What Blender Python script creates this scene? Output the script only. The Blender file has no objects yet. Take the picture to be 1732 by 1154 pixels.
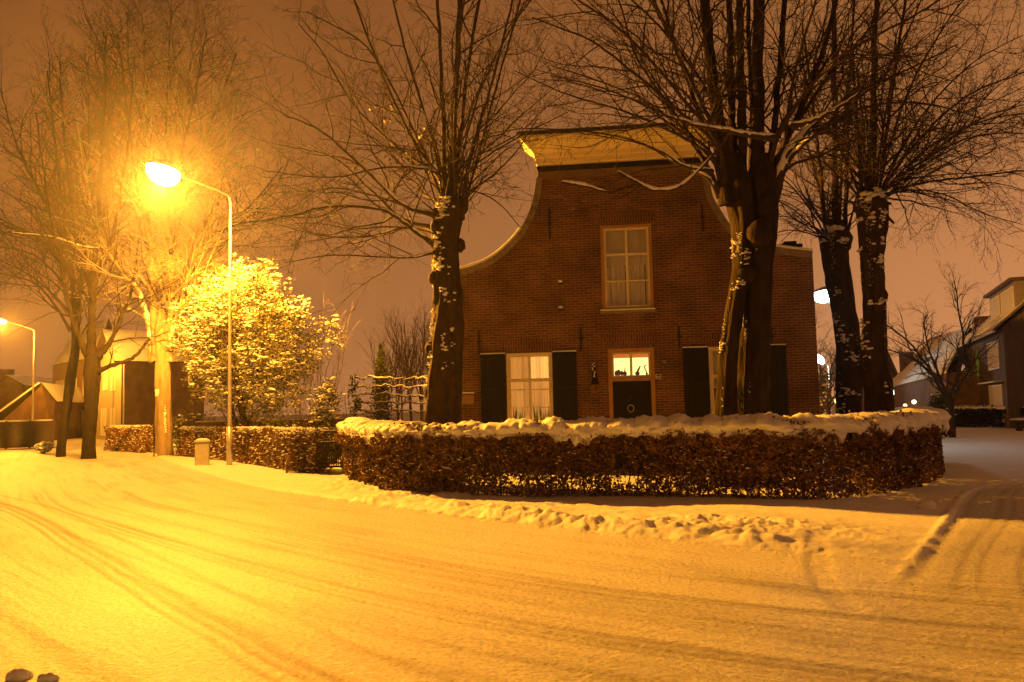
import bpy, math, random
import numpy as np
from mathutils import Vector, Matrix
from mathutils.geometry import tessellate_polygon

S = bpy.context.scene
COL = S.collection
R = math.radians

# ------------------------------------------------------------------ camera
W0, H0, F0 = 1732.0, 1154.0, 1450.0
CAMZ, PITCH, ROLL = 1.6, R(4.57), R(1.25)
cp, sp = math.cos(PITCH), math.sin(PITCH)
fwd = Vector((0, cp, sp)); u0v = Vector((0, -sp, cp)); r0v = Vector((1, 0, 0))
cr, sr = math.cos(ROLL), math.sin(ROLL)
RV = r0v * cr - u0v * sr
UV = r0v * sr + u0v * cr
cam = bpy.data.cameras.new('camera'); camo = bpy.data.objects.new('camera', cam); COL.objects.link(camo)
cam.sensor_width = 36.0; cam.lens = 36.0 * F0 / W0
cam.clip_start = 0.1; cam.clip_end = 3000
M = Matrix((RV, UV, -fwd)).transposed().to_4x4(); M.translation = (0, 0, CAMZ)
camo.matrix_world = M
S.camera = camo

def ray(px, py):
    return (fwd + RV * ((px - W0 / 2) / F0) - UV * ((py - H0 / 2) / F0))
def at(px, py, Y):
    d = ray(px, py); return Vector((0, 0, CAMZ)) + d * (Y / d.y)
def G(px, py, z=0.0):
    d = ray(px, py); return Vector((0, 0, CAMZ)) + d * ((z - CAMZ) / d.z)

# ------------------------------------------------------------------ world: overcast night sky lit by the village lamps
world = bpy.data.worlds.new('World'); S.world = world; world.use_nodes = True
nt = world.node_tree; nt.nodes.clear()
wo = nt.nodes.new('ShaderNodeOutputWorld'); bg = nt.nodes.new('ShaderNodeBackground')
tc = nt.nodes.new('ShaderNodeTexCoord'); sx = nt.nodes.new('ShaderNodeSeparateXYZ')
ramp = nt.nodes.new('ShaderNodeValToRGB')
e = ramp.color_ramp.elements
e[0].position = 0.0; e[0].color = (0.80, 0.325, 0.118, 1)
e[1].position = 1.0; e[1].color = (0.15, 0.042, 0.008, 1)
m1 = ramp.color_ramp.elements.new(0.28); m1.color = (0.50, 0.190, 0.058, 1)
m2 = ramp.color_ramp.elements.new(0.55); m2.color = (0.34, 0.118, 0.030, 1)
noi = nt.nodes.new('ShaderNodeTexNoise'); noi.inputs['Scale'].default_value = 2.2; noi.inputs['Detail'].default_value = 3
mx = nt.nodes.new('ShaderNodeMath'); mx.operation = 'MULTIPLY_ADD'   # x falloff: the village glow is stronger to the right
mx.inputs[1].default_value = -0.42
ad = nt.nodes.new('ShaderNodeMath'); ad.operation = 'MULTIPLY_ADD'; ad.inputs[1].default_value = 0.25; ad.use_clamp = True
L = nt.links.new
L(tc.outputs['Generated'], sx.inputs[0]); L(tc.outputs['Generated'], noi.inputs['Vector'])
L(sx.outputs['X'], mx.inputs[0]); L(sx.outputs['Z'], mx.inputs[2])
L(noi.outputs['Fac'], ad.inputs[0]); L(mx.outputs[0], ad.inputs[2])
L(ad.outputs[0], ramp.inputs[0]); L(ramp.outputs[0], bg.inputs[0]); L(bg.outputs[0], wo.inputs[0])
bg.inputs[1].default_value = 0.78

S.view_settings.view_transform = 'Standard'; S.view_settings.look = 'None'
S.view_settings.exposure = 0.0; S.view_settings.gamma = 1.0
S.render.engine = 'CYCLES'
try:
    S.cycles.use_denoising = True; S.cycles.denoiser = 'OPENIMAGEDENOISE'
except Exception as ex:
    print('denoise', ex)
S.cycles.max_bounces = 5; S.cycles.diffuse_bounces = 3; S.cycles.glossy_bounces = 2
S.cycles.transparent_max_bounces = 8; S.cycles.volume_bounces = 0
S.cycles.sample_clamp_indirect = 4.0

rng = np.random.default_rng(7)
random.seed(7)

# ------------------------------------------------------------------ helpers
def link(o, parent=None):
    COL.objects.link(o)
    if parent is not None: o.parent = parent
    return o
def tag(o, label=None, cat=None, group=None, kind=None):
    if label: o['label'] = label
    if cat: o['category'] = cat
    if group: o['group'] = group
    if kind: o['kind'] = kind
    return o
def empty(name, loc=(0, 0, 0), rz=0, **k):
    o = bpy.data.objects.new(name, None); o.location = loc; o.rotation_euler = (0, 0, rz)
    o.empty_display_size = 0.2
    link(o); return tag(o, **k)

def obj_np(name, V, Fc, mat, parent=None, smooth=False, attr=None):
    """V (n,3) array, Fc list of (m,k) int arrays"""
    me = bpy.data.meshes.new(name)
    V = np.asarray(V, dtype=np.float32)
    if not isinstance(Fc, list): Fc = [Fc]
    Fc = [np.asarray(f, dtype=np.int32) for f in Fc if len(f)]
    me.vertices.add(len(V)); me.vertices.foreach_set('co', V.ravel())
    tot = sum(f.size for f in Fc); np_ = sum(len(f) for f in Fc)
    me.loops.add(tot); me.loops.foreach_set('vertex_index', np.concatenate([f.ravel() for f in Fc]))
    ls = np.concatenate([np.full(len(f), f.shape[1]) for f in Fc])
    st = np.concatenate([[0], np.cumsum(ls)[:-1]]).astype(np.int32)
    me.polygons.add(np_); me.polygons.foreach_set('loop_start', st)
    if attr is not None:
        a = me.attributes.new(attr[0], 'FLOAT', 'POINT'); a.data.foreach_set('value', np.asarray(attr[1], dtype=np.float32))
    me.update(calc_edges=True)
    if smooth: me.polygons.foreach_set('use_smooth', np.ones(len(me.polygons), dtype=bool)); me.update()
    me.materials.append(mat)
    o = bpy.data.objects.new(name, me)
    return link(o, parent)

class MB:
    def __init__(s): s.v = []; s.f = []
    def add(s, vs, fs):
        b = len(s.v); s.v += [tuple(v) for v in vs]; s.f += [tuple(b + i for i in f) for f in fs]; return s
    def box(s, x0, x1, y0, y1, z0, z1):
        return s.add([(x0, y0, z0), (x1, y0, z0), (x1, y1, z0), (x0, y1, z0), (x0, y0, z1), (x1, y0, z1), (x1, y1, z1), (x0, y1, z1)],
                     [(0, 3, 2, 1), (4, 5, 6, 7), (0, 1, 5, 4), (1, 2, 6, 5), (2, 3, 7, 6), (3, 0, 4, 7)])
    def prism(s, pts, y0, y1):
        """outline in (x,z), extruded along y"""
        n = len(pts)
        vs = [(p[0], y0, p[1]) for p in pts] + [(p[0], y1, p[1]) for p in pts]
        fs = [tuple(range(n)), tuple(range(2 * n - 1, n - 1, -1))]
        fs += [(i, n + i, n + (i + 1) % n, (i + 1) % n) for i in range(n)]
        return s.add(vs, fs)
    def tube(s, pts, rad, sides=8, cap=True):
        pts = [Vector(p) for p in pts]; n = len(pts)
        if not hasattr(rad, '__len__'): rad = [rad] * n
        vs = []; up = None
        for i in range(n):
            t = (pts[min(i + 1, n - 1)] - pts[max(i - 1, 0)]).normalized()
            if up is None:
                up = Vector((0, 0, 1)) if abs(t.z) < .9 else Vector((1, 0, 0))
            a = t.cross(up).normalized(); b = a.cross(t); up = b
            for k in range(sides):
                w = 2 * math.pi * k / sides
                vs.append(pts[i] + (a * math.cos(w) + b * math.sin(w)) * rad[i])
        fs = [(i * sides + k, i * sides + (k + 1) % sides, (i + 1) * sides + (k + 1) % sides, (i + 1) * sides + k) for i in range(n - 1) for k in range(sides)]
        if cap: fs += [tuple(range(sides - 1, -1, -1)), tuple((n - 1) * sides + k for k in range(sides))]
        return s.add(vs, fs)
    def blob(s, c, rx, ry, rz, rings=6, seg=10, jit=0.0):
        c = Vector(c); vs = [c + Vector((0, 0, rz))]
        for i in range(1, rings):
            th = math.pi * i / rings
            for k in range(seg):
                ph = 2 * math.pi * k / seg; j = 1 + random.uniform(-jit, jit)
                vs.append(c + Vector((math.sin(th) * math.cos(ph) * rx * j, math.sin(th) * math.sin(ph) * ry * j, math.cos(th) * rz * j)))
        vs.append(c - Vector((0, 0, rz)))
        fs = [(0, 1 + k, 1 + (k + 1) % seg) for k in range(seg)]
        for i in range(rings - 2):
            a = 1 + i * seg; fs += [(a + k, a + seg + k, a + seg + (k + 1) % seg, a + (k + 1) % seg) for k in range(seg)]
        a = 1 + (rings - 2) * seg; last = len(vs) - 1
        fs += [(a + k, last, a + (k + 1) % seg) for k in range(seg)]
        return s.add(vs, fs)
    def obj(s, name, mat, parent=None, smooth=False, bevel=0):
        me = bpy.data.meshes.new(name); me.from_pydata(s.v, [], s.f); me.update()
        if smooth:
            for p in me.polygons: p.use_smooth = True
        me.materials.append(mat); o = bpy.data.objects.new(name, me); link(o, parent)
        if bevel:
            b = o.modifiers.new('bevel', 'BEVEL'); b.width = bevel; b.segments = 2; b.limit_method = 'ANGLE'
        return o

def crom(P, n=8):
    """Catmull-Rom through points"""
    P = [np.array(p, float) for p in P]; P = [2 * P[0] - P[1]] + P + [2 * P[-1] - P[-2]]
    out = []
    for i in range(1, len(P) - 2):
        for k in range(n):
            t = k / n
            out.append(0.5 * ((2 * P[i]) + (-P[i - 1] + P[i + 1]) * t + (2 * P[i - 1] - 5 * P[i] + 4 * P[i + 1] - P[i + 2]) * t * t + (-P[i - 1] + 3 * P[i] - 3 * P[i + 1] + P[i + 2]) * t ** 3))
    out.append(P[-2]); return np.array(out)

# numpy value noise -------------------------------------------------
def _h(ix, iy, iz, seed):
    n = (ix.astype(np.int64) * 374761393 + iy.astype(np.int64) * 668265263 + iz.astype(np.int64) * 2147483647 + seed * 974711) & 0x7fffffff
    n = ((n ^ (n >> 13)) * 1274126177) & 0x7fffffff
    n = ((n ^ (n >> 16)) * 668265263) & 0x7fffffff
    return (n ^ (n >> 15)).astype(np.float64) / 0x7fffffff
def vn2(x, y, seed=0):
    ix = np.floor(x); iy = np.floor(y); fx = x - ix; fy = y - iy
    fx = fx * fx * fx * (fx * (6 * fx - 15) + 10); fy = fy * fy * fy * (fy * (6 * fy - 15) + 10); z = np.zeros_like(ix)
    a = _h(ix, iy, z, seed); b = _h(ix + 1, iy, z, seed); c = _h(ix, iy + 1, z, seed); d = _h(ix + 1, iy + 1, z, seed)
    return (a * (1 - fx) + b * fx) * (1 - fy) + (c * (1 - fx) + d * fx) * fy
def vn3(p, seed=0):
    i = np.floor(p); f = p - i; f = f * f * (3 - 2 * f); r = 0
    for dx in (0, 1):
        for dy in (0, 1):
            for dz in (0, 1):
                w = (f[:, 0] if dx else 1 - f[:, 0]) * (f[:, 1] if dy else 1 - f[:, 1]) * (f[:, 2] if dz else 1 - f[:, 2])
                r = r + w * _h(i[:, 0] + dx, i[:, 1] + dy, i[:, 2] + dz, seed)
    return r
def fbm2(x, y, o=4, seed=0):
    r = 0; a = 0.5
    for k in range(o):
        r = r + a * (vn2(x * 2 ** k + 17.3 * k, y * 2 ** k + 9.1 * k, seed + k) - .5); a *= .5
    return r
def worley(x, y, seed=0):
    ix = np.floor(x); iy = np.floor(y); best = np.full(x.shape, 9.0)
    for dx in (-1, 0, 1):
        for dy in (-1, 0, 1):
            cx = ix + dx; cy = iy + dy; z = np.zeros_like(cx)
            ox = cx + _h(cx, cy, z, seed); oy = cy + _h(cx, cy, z + 1, seed)
            best = np.minimum(best, (ox - x) ** 2 + (oy - y) ** 2)
    return np.sqrt(best)
def sstep(a, b, x):
    t = np.clip((x - a) / (b - a), 0, 1); return t * t * (3 - 2 * t)

# ------------------------------------------------------------------ materials
def mat(name, col, rough=0.8, spec=0.3, metal=0.0):
    m = bpy.data.materials.new(name); m.use_nodes = True; n = m.node_tree
    b = n.nodes['Principled BSDF']; b.inputs['Base Color'].default_value = (*col, 1)
    b.inputs['Roughness'].default_value = rough; b.inputs['Specular IOR Level'].default_value = spec; b.inputs['Metallic'].default_value = metal
    return m, n, b
def node(n, t, **k):
    x = n.nodes.new(t)
    for a, v in k.items(): setattr(x, a, v)
    return x
def noise_mat(name, c1, c2, scale=8, rough=.85, bump=.3, bscale=None, bdist=.02, stretch=(1, 1, 1), spec=.3, metal=0):
    m, n, b = mat(name, c1, rough, spec, metal)
    tcn = node(n, 'ShaderNodeTexCoord'); mp = node(n, 'ShaderNodeMapping'); mp.inputs['Scale'].default_value = stretch
    no = node(n, 'ShaderNodeTexNoise'); no.inputs['Scale'].default_value = scale; no.inputs['Detail'].default_value = 5
    rp = node(n, 'ShaderNodeValToRGB'); rp.color_ramp.elements[0].position = .3; rp.color_ramp.elements[1].position = .7
    rp.color_ramp.elements[0].color = (*c1, 1); rp.color_ramp.elements[1].color = (*c2, 1)
    n.links.new(tcn.outputs['Object'], mp.inputs[0]); n.links.new(mp.outputs[0], no.inputs['Vector'])
    n.links.new(no.outputs['Fac'], rp.inputs[0]); n.links.new(rp.outputs[0], b.inputs['Base Color'])
    if bump:
        n2 = node(n, 'ShaderNodeTexNoise'); n2.inputs['Scale'].default_value = bscale or scale * 3; n2.inputs['Detail'].default_value = 6
        bp = node(n, 'ShaderNodeBump'); bp.inputs['Strength'].default_value = bump; bp.inputs['Distance'].default_value = bdist
        n.links.new(mp.outputs[0], n2.inputs['Vector']); n.links.new(n2.outputs['Fac'], bp.inputs['Height']); n.links.new(bp.outputs[0], b.inputs['Normal'])
    return m, n, b
def add_snow(mm, lo=.35, hi=.75, nscale=3.0, cut=(.35, .5), snowcol=(.80, .82, .84)):
    """snow lying on every upward face of the thing, broken up by a noise"""
    m, n, b = mm
    g = node(n, 'ShaderNodeNewGeometry'); s = node(n, 'ShaderNodeSeparateXYZ'); n.links.new(g.outputs['Normal'], s.inputs[0])
    r1 = node(n, 'ShaderNodeMapRange', interpolation_type='SMOOTHSTEP'); r1.inputs[1].default_value = lo; r1.inputs[2].default_value = hi
    n.links.new(s.outputs['Z'], r1.inputs[0])
    t = node(n, 'ShaderNodeTexCoord'); no = node(n, 'ShaderNodeTexNoise'); no.inputs['Scale'].default_value = nscale; no.inputs['Detail'].default_value = 3
    n.links.new(t.outputs['Object'], no.inputs['Vector'])
    r2 = node(n, 'ShaderNodeMapRange', interpolation_type='SMOOTHSTEP'); r2.inputs[1].default_value = cut[0]; r2.inputs[2].default_value = cut[1]
    n.links.new(no.outputs['Fac'], r2.inputs[0])
    mu = node(n, 'ShaderNodeMath', operation='MULTIPLY'); n.links.new(r1.outputs[0], mu.inputs[0]); n.links.new(r2.outputs[0], mu.inputs[1])
    mi = node(n, 'ShaderNodeMix', data_type='RGBA'); mi.inputs[7].default_value = (*snowcol, 1)
    l = b.inputs['Base Color'].links
    if l: n.links.new(l[0].from_socket, mi.inputs[6])
    else: mi.inputs[6].default_value = b.inputs['Base Color'].default_value
    n.links.new(mu.outputs[0], mi.inputs[0]); n.links.new(mi.outputs[2], b.inputs['Base Color'])
    return mm
def emis(name, col, st):
    m = bpy.data.materials.new(name); m.use_nodes = True; n = m.node_tree; n.nodes.clear()
    o = node(n, 'ShaderNodeOutputMaterial'); e_ = node(n, 'ShaderNodeEmission'); e_.inputs[0].default_value = (*col, 1); e_.inputs[1].default_value = st
    n.links.new(e_.outputs[0], o.inputs[0]); return m

def snow_mat(name, grain=40, bump=.35, dist=.02, col=(.80, .82, .84), col2=(.72, .73, .74)):
    m, n, b = noise_mat(name, col2, col, 2.5, .65, 0, spec=.35)
    tcn = node(n, 'ShaderNodeTexCoord')
    a = node(n, 'ShaderNodeTexNoise'); a.inputs['Scale'].default_value = grain; a.inputs['Detail'].default_value = 5
    c = node(n, 'ShaderNodeTexNoise'); c.inputs['Scale'].default_value = grain / 6; c.inputs['Detail'].default_value = 3
    n.links.new(tcn.outputs['Object'], a.inputs['Vector']); n.links.new(tcn.outputs['Object'], c.inputs['Vector'])
    s = node(n, 'ShaderNodeMath', operation='MULTIPLY_ADD'); s.inputs[1].default_value = 2.0
    n.links.new(c.outputs['Fac'], s.inputs[0]); n.links.new(a.outputs['Fac'], s.inputs[2])
    bp = node(n, 'ShaderNodeBump'); bp.inputs['Strength'].default_value = bump; bp.inputs['Distance'].default_value = dist
    n.links.new(s.outputs[0], bp.inputs['Height']); n.links.new(bp.outputs[0], b.inputs['Normal'])
    return m
M_snow = snow_mat('snow')
M_snowcap = snow_mat('snow_cushion', 18, .25, .02)
def road_snow():
    m, n, b = mat('driven_snow', (.74, .73, .71), .6, .35)
    tcn = node(n, 'ShaderNodeTexCoord'); at_ = node(n, 'ShaderNodeAttribute', attribute_name='wear')
    no = node(n, 'ShaderNodeTexNoise'); no.inputs['Scale'].default_value = 14; no.inputs['Detail'].default_value = 7; no.inputs['Roughness'].default_value = .7
    n.links.new(tcn.outputs['Object'], no.inputs['Vector'])
    mu = node(n, 'ShaderNodeMath', operation='MULTIPLY_ADD'); mu.inputs[1].default_value = .9
    n.links.new(no.outputs['Fac'], mu.inputs[0]); mu.inputs[2].default_value = -.30
    m2_ = node(n, 'ShaderNodeMath', operation='ADD'); n.links.new(mu.outputs[0], m2_.inputs[0]); n.links.new(at_.outputs['Fac'], m2_.inputs[1])
    rp = node(n, 'ShaderNodeValToRGB'); rp.color_ramp.elements[0].position = .15; rp.color_ramp.elements[0].color = (.80, .80, .79, 1)
    rp.color_ramp.elements[1].position = 1.0; rp.color_ramp.elements[1].color = (.36, .31, .26, 1)
    n.links.new(m2_.outputs[0], rp.inputs[0]); n.links.new(rp.outputs[0], b.inputs['Base Color'])
    a = node(n, 'ShaderNodeTexNoise'); a.inputs['Scale'].default_value = 19; a.inputs['Detail'].default_value = 9; a.inputs['Roughness'].default_value = .72
    n.links.new(tcn.outputs['Object'], a.inputs['Vector'])
    ms = node(n, 'ShaderNodeMath', operation='MULTIPLY_ADD'); ms.inputs[1].default_value = .9; ms.inputs[2].default_value = .75; n.links.new(at_.outputs['Fac'], ms.inputs[0]); ms.use_clamp = True
    bp = node(n, 'ShaderNodeBump'); bp.inputs['Distance'].default_value = .07
    n.links.new(ms.outputs[0], bp.inputs['Strength']); n.links.new(a.outputs['Fac'], bp.inputs['Height']); n.links.new(bp.outputs[0], b.inputs['Normal'])
    mo = node(n, 'ShaderNodeTexNoise'); mo.inputs['Scale'].default_value = 24; mo.inputs['Detail'].default_value = 4; mo.inputs['Roughness'].default_value = .7; n.links.new(tcn.outputs['Object'], mo.inputs['Vector'])  # fine mottling: shade of tiny pits in the crushed snow, put into the colour
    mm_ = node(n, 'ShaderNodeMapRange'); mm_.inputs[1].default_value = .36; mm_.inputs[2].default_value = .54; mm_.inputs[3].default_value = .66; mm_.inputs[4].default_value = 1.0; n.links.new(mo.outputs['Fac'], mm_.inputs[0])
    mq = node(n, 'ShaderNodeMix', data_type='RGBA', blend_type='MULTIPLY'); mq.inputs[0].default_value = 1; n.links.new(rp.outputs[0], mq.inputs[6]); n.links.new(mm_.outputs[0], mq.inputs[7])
    # dark crumbs of slush and grit
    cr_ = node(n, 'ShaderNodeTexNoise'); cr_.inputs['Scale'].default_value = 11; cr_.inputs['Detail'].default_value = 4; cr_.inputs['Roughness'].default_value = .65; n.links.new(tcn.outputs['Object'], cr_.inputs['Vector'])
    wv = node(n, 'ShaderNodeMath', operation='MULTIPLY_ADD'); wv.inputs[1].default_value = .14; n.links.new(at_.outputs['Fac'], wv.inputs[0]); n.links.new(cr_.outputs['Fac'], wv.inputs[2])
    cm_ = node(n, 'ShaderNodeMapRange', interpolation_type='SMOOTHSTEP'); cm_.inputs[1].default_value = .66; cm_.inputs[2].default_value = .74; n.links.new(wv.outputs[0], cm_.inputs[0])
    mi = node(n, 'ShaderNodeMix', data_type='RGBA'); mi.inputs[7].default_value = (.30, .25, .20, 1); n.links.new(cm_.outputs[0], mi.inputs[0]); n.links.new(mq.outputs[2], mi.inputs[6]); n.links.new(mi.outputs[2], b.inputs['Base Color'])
    return m
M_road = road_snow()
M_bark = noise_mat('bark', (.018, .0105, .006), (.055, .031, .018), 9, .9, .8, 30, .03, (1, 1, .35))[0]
M_barkL = add_snow(noise_mat('smooth_grey_bark', (.16, .125, .085), (.26, .20, .14), 6, .85, .6, 25, .02, (1, 1, .4)), .45, .8, 5, (.4, .5))[0]
M_twig = add_snow(noise_mat('twig_bark', (.030, .019, .012), (.062, .040, .026), 9, .9, 0), .6, .95, 1.6, (.48, .6))[0]
M_limb = add_snow(noise_mat('limb_bark', (.05, .034, .023), (.10, .07, .048), 9, .9, .6, 30, .02), .45, .8, 2.2, (.42, .52))[0]
M_leafb = noise_mat('beech_leaf', (.075, .036, .018), (.27, .14, .062), 5, .6, 0)[0]
M_leafg = noise_mat('evergreen_leaf', (.045, .055, .018), (.11, .12, .04), 6, .5, 0)[0]
M_dark = noise_mat('dark_paint', (.006, .005, .004), (.011, .009, .007), 20, .55, 0)[0]
M_ochre = noise_mat('ochre_frame_paint', (.34, .18, .06), (.42, .23, .08), 10, .5, 0)[0]
M_cream = noise_mat('cream_paint', (.66, .58, .38), (.76, .68, .46), 12, .45, 0)[0]
M_cornice = noise_mat('cornice_paint', (.80, .66, .38), (.90, .78, .48), 1.6, .5, .3, 5, .03, (1, 1, 3))[0]
M_stone = noise_mat('grey_stone', (.16, .13, .10), (.28, .23, .18), 14, .85, .3, 40, .01)[0]
M_metal = noise_mat('galvanised_steel', (.38, .37, .34), (.52, .50, .46), 16, .45, 0, metal=.55)[0]
M_iron = noise_mat('black_iron', (.012, .011, .010), (.03, .028, .025), 30, .6, 0)[0]

def brick(name, c1, c2, mortar, bw=.22, bh=.065, rot=0.0, mort=.010):
    m, n, b = mat(name, c1, .88, .25)
    tcn = node(n, 'ShaderNodeTexCoord'); s = node(n, 'ShaderNodeSeparateXYZ'); n.links.new(tcn.outputs['Object'], s.inputs[0])
    a_ = node(n, 'ShaderNodeMath', operation='ADD'); n.links.new(s.outputs['X'], a_.inputs[0]); n.links.new(s.outputs['Y'], a_.inputs[1])
    c = node(n, 'ShaderNodeCombineXYZ')
    if rot: n.links.new(s.outputs['Z'], c.inputs['X']); n.links.new(a_.outputs[0], c.inputs['Y'])
    else: n.links.new(a_.outputs[0], c.inputs['X']); n.links.new(s.outputs['Z'], c.inputs['Y'])
    # slight waviness of hand laid courses
    wn = node(n, 'ShaderNodeTexNoise'); wn.inputs['Scale'].default_value = .9; n.links.new(c.outputs[0], wn.inputs['Vector'])
    wm = node(n, 'ShaderNodeVectorMath', operation='MULTIPLY_ADD'); wm.inputs[1].default_value = (.03, .03, 0)
    n.links.new(wn.outputs['Color'], wm.inputs[0]); n.links.new(c.outputs[0], wm.inputs[2])
    bt = node(n, 'ShaderNodeTexBrick'); bt.inputs['Scale'].default_value = 1; bt.inputs['Brick Width'].default_value = bw; bt.inputs['Row Height'].default_value = bh
    bt.inputs['Mortar Size'].default_value = mort; bt.inputs['Mortar Smooth'].default_value = .3; bt.inputs['Bias'].default_value = -.1
    bt.inputs['Color1'].default_value = (*c1, 1); bt.inputs['Color2'].default_value = (*c2, 1); bt.inputs['Mortar'].default_value = (*mortar, 1)
    n.links.new(wm.outputs[0], bt.inputs['Vector'])
    no = node(n, 'ShaderNodeTexNoise'); no.inputs['Scale'].default_value = 1.3; no.inputs['Detail'].default_value = 6; n.links.new(c.outputs[0], no.inputs['Vector'])
    mr = node(n, 'ShaderNodeMapRange'); mr.inputs[1].default_value = .3; mr.inputs[2].default_value = .7; mr.inputs[3].default_value = .62; mr.inputs[4].default_value = 1.25
    n.links.new(no.outputs['Fac'], mr.inputs[0])
    mi = node(n, 'ShaderNodeMix', data_type='RGBA', blend_type='MULTIPLY'); mi.inputs[0].default_value = 1
    n.links.new(bt.outputs['Color'], mi.inputs[6]); n.links.new(mr.outputs[0], mi.inputs[7]); n.links.new(mi.outputs[2], b.inputs['Base Color'])
    iv = node(n, 'ShaderNodeMath', operation='SUBTRACT'); iv.inputs[0].default_value = 1; n.links.new(bt.outputs['Fac'], iv.inputs[1])
    n3 = node(n, 'ShaderNodeTexNoise'); n3.inputs['Scale'].default_value = 30; n.links.new(c.outputs[0], n3.inputs['Vector'])
    ma = node(n, 'ShaderNodeMath', operation='MULTIPLY_ADD'); ma.inputs[1].default_value = .4; n.links.new(n3.outputs['Fac'], ma.inputs[0]); n.links.new(iv.outputs[0], ma.inputs[2])
    bp = node(n, 'ShaderNodeBump'); bp.inputs['Strength'].default_value = .9; bp.inputs['Distance'].default_value = .012
    n.links.new(ma.outputs[0], bp.inputs['Height']); n.links.new(bp.outputs[0], b.inputs['Normal'])
    return m
M_brick = brick('old_red_brick', (.180, .075, .036), (.098, .044, .023), (.26, .18, .11))
M_arch = brick('arch_brick', (.175, .070, .035), (.10, .042, .023), (.25, .17, .10), rot=1)
M_brick2 = brick('brown_brick', (.16, .075, .045), (.11, .055, .035), (.20, .15, .11))
M_roof = add_snow(noise_mat('snowy_tiles', (.06, .04, .035), (.11, .07, .055), 5, .8, .3), .1, .3, .8, (.2, .35))[0]
M_white = noise_mat('white_render', (.36, .32, .26), (.42, .38, .32), 4, .8, .1)[0]

def glass_mat():
    m = bpy.data.materials.new('window_glass'); m.use_nodes = True; n = m.node_tree; n.nodes.clear()
    o = node(n, 'ShaderNodeOutputMaterial'); t = node(n, 'ShaderNodeBsdfTransparent'); g = node(n, 'ShaderNodeBsdfGlossy')
    g.inputs['Roughness'].default_value = .03; g.inputs['Color'].default_value = (.9, .9, .9, 1); t.inputs[0].default_value = (.93, .95, .93, 1)
    mi = node(n, 'ShaderNodeMixShader'); mi.inputs[0].default_value = .10
    n.links.new(t.outputs[0], mi.inputs[1]); n.links.new(g.outputs[0], mi.inputs[2]); n.links.new(mi.outputs[0], o.inputs[0]); return m
M_glass = glass_mat()
M_darkglass = mat('dark_glass', (.02, .02, .02), .05, .6)[0]

# ------------------------------------------------------------------ ground as one height field, split into road, pavement, garden
edge = crom([(-60, 110), (-27.5, 60), (-19, 43.5), (-12.0, 30.3), (-6.5, 20.4), (-3.2, 15.9), (1.4, 10.75), (4.2, 8.6), (9, 6.2), (22, 1.0)], 14)[:, :2]
# west kerb of the side road, and the back kerb beyond it
side = crom([tuple(G(1515, 1005))[:2], tuple(G(1560, 945))[:2], tuple(G(1605, 888))[:2], tuple(G(1650, 830))[:2], (11.2, 18.5), (17, 28), (30, 50)], 14)[:, :2]

def sdist(X, Y, C):
    """distance and arc length to polyline C; sign >0 on the camera side (right of travel)"""
    sh = X.shape; x = X.ravel(); y = Y.ravel(); n = len(C) - 1
    best = np.full(x.shape, 1e18); sg = np.zeros(x.shape); arc = np.zeros(x.shape)
    seg = np.diff(C, axis=0); ln = np.hypot(seg[:, 0], seg[:, 1]); cum = np.concatenate([[0], np.cumsum(ln)])
    for i in range(n):
        ax, ay = C[i]; dx, dy = seg[i]; l2 = ln[i] ** 2
        t = np.clip(((x - ax) * dx + (y - ay) * dy) / l2, 0, 1)
        ex = x - ax - t * dx; ey = y - ay - t * dy; d2 = ex * ex + ey * ey
        m = d2 < best; best[m] = d2[m]
        sg[m] = np.sign(ex * dy - ey * dx)[m]; arc[m] = (cum[i] + t * ln[i])[m]
    return (np.sqrt(best) * sg).reshape(sh), arc.reshape(sh)

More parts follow.
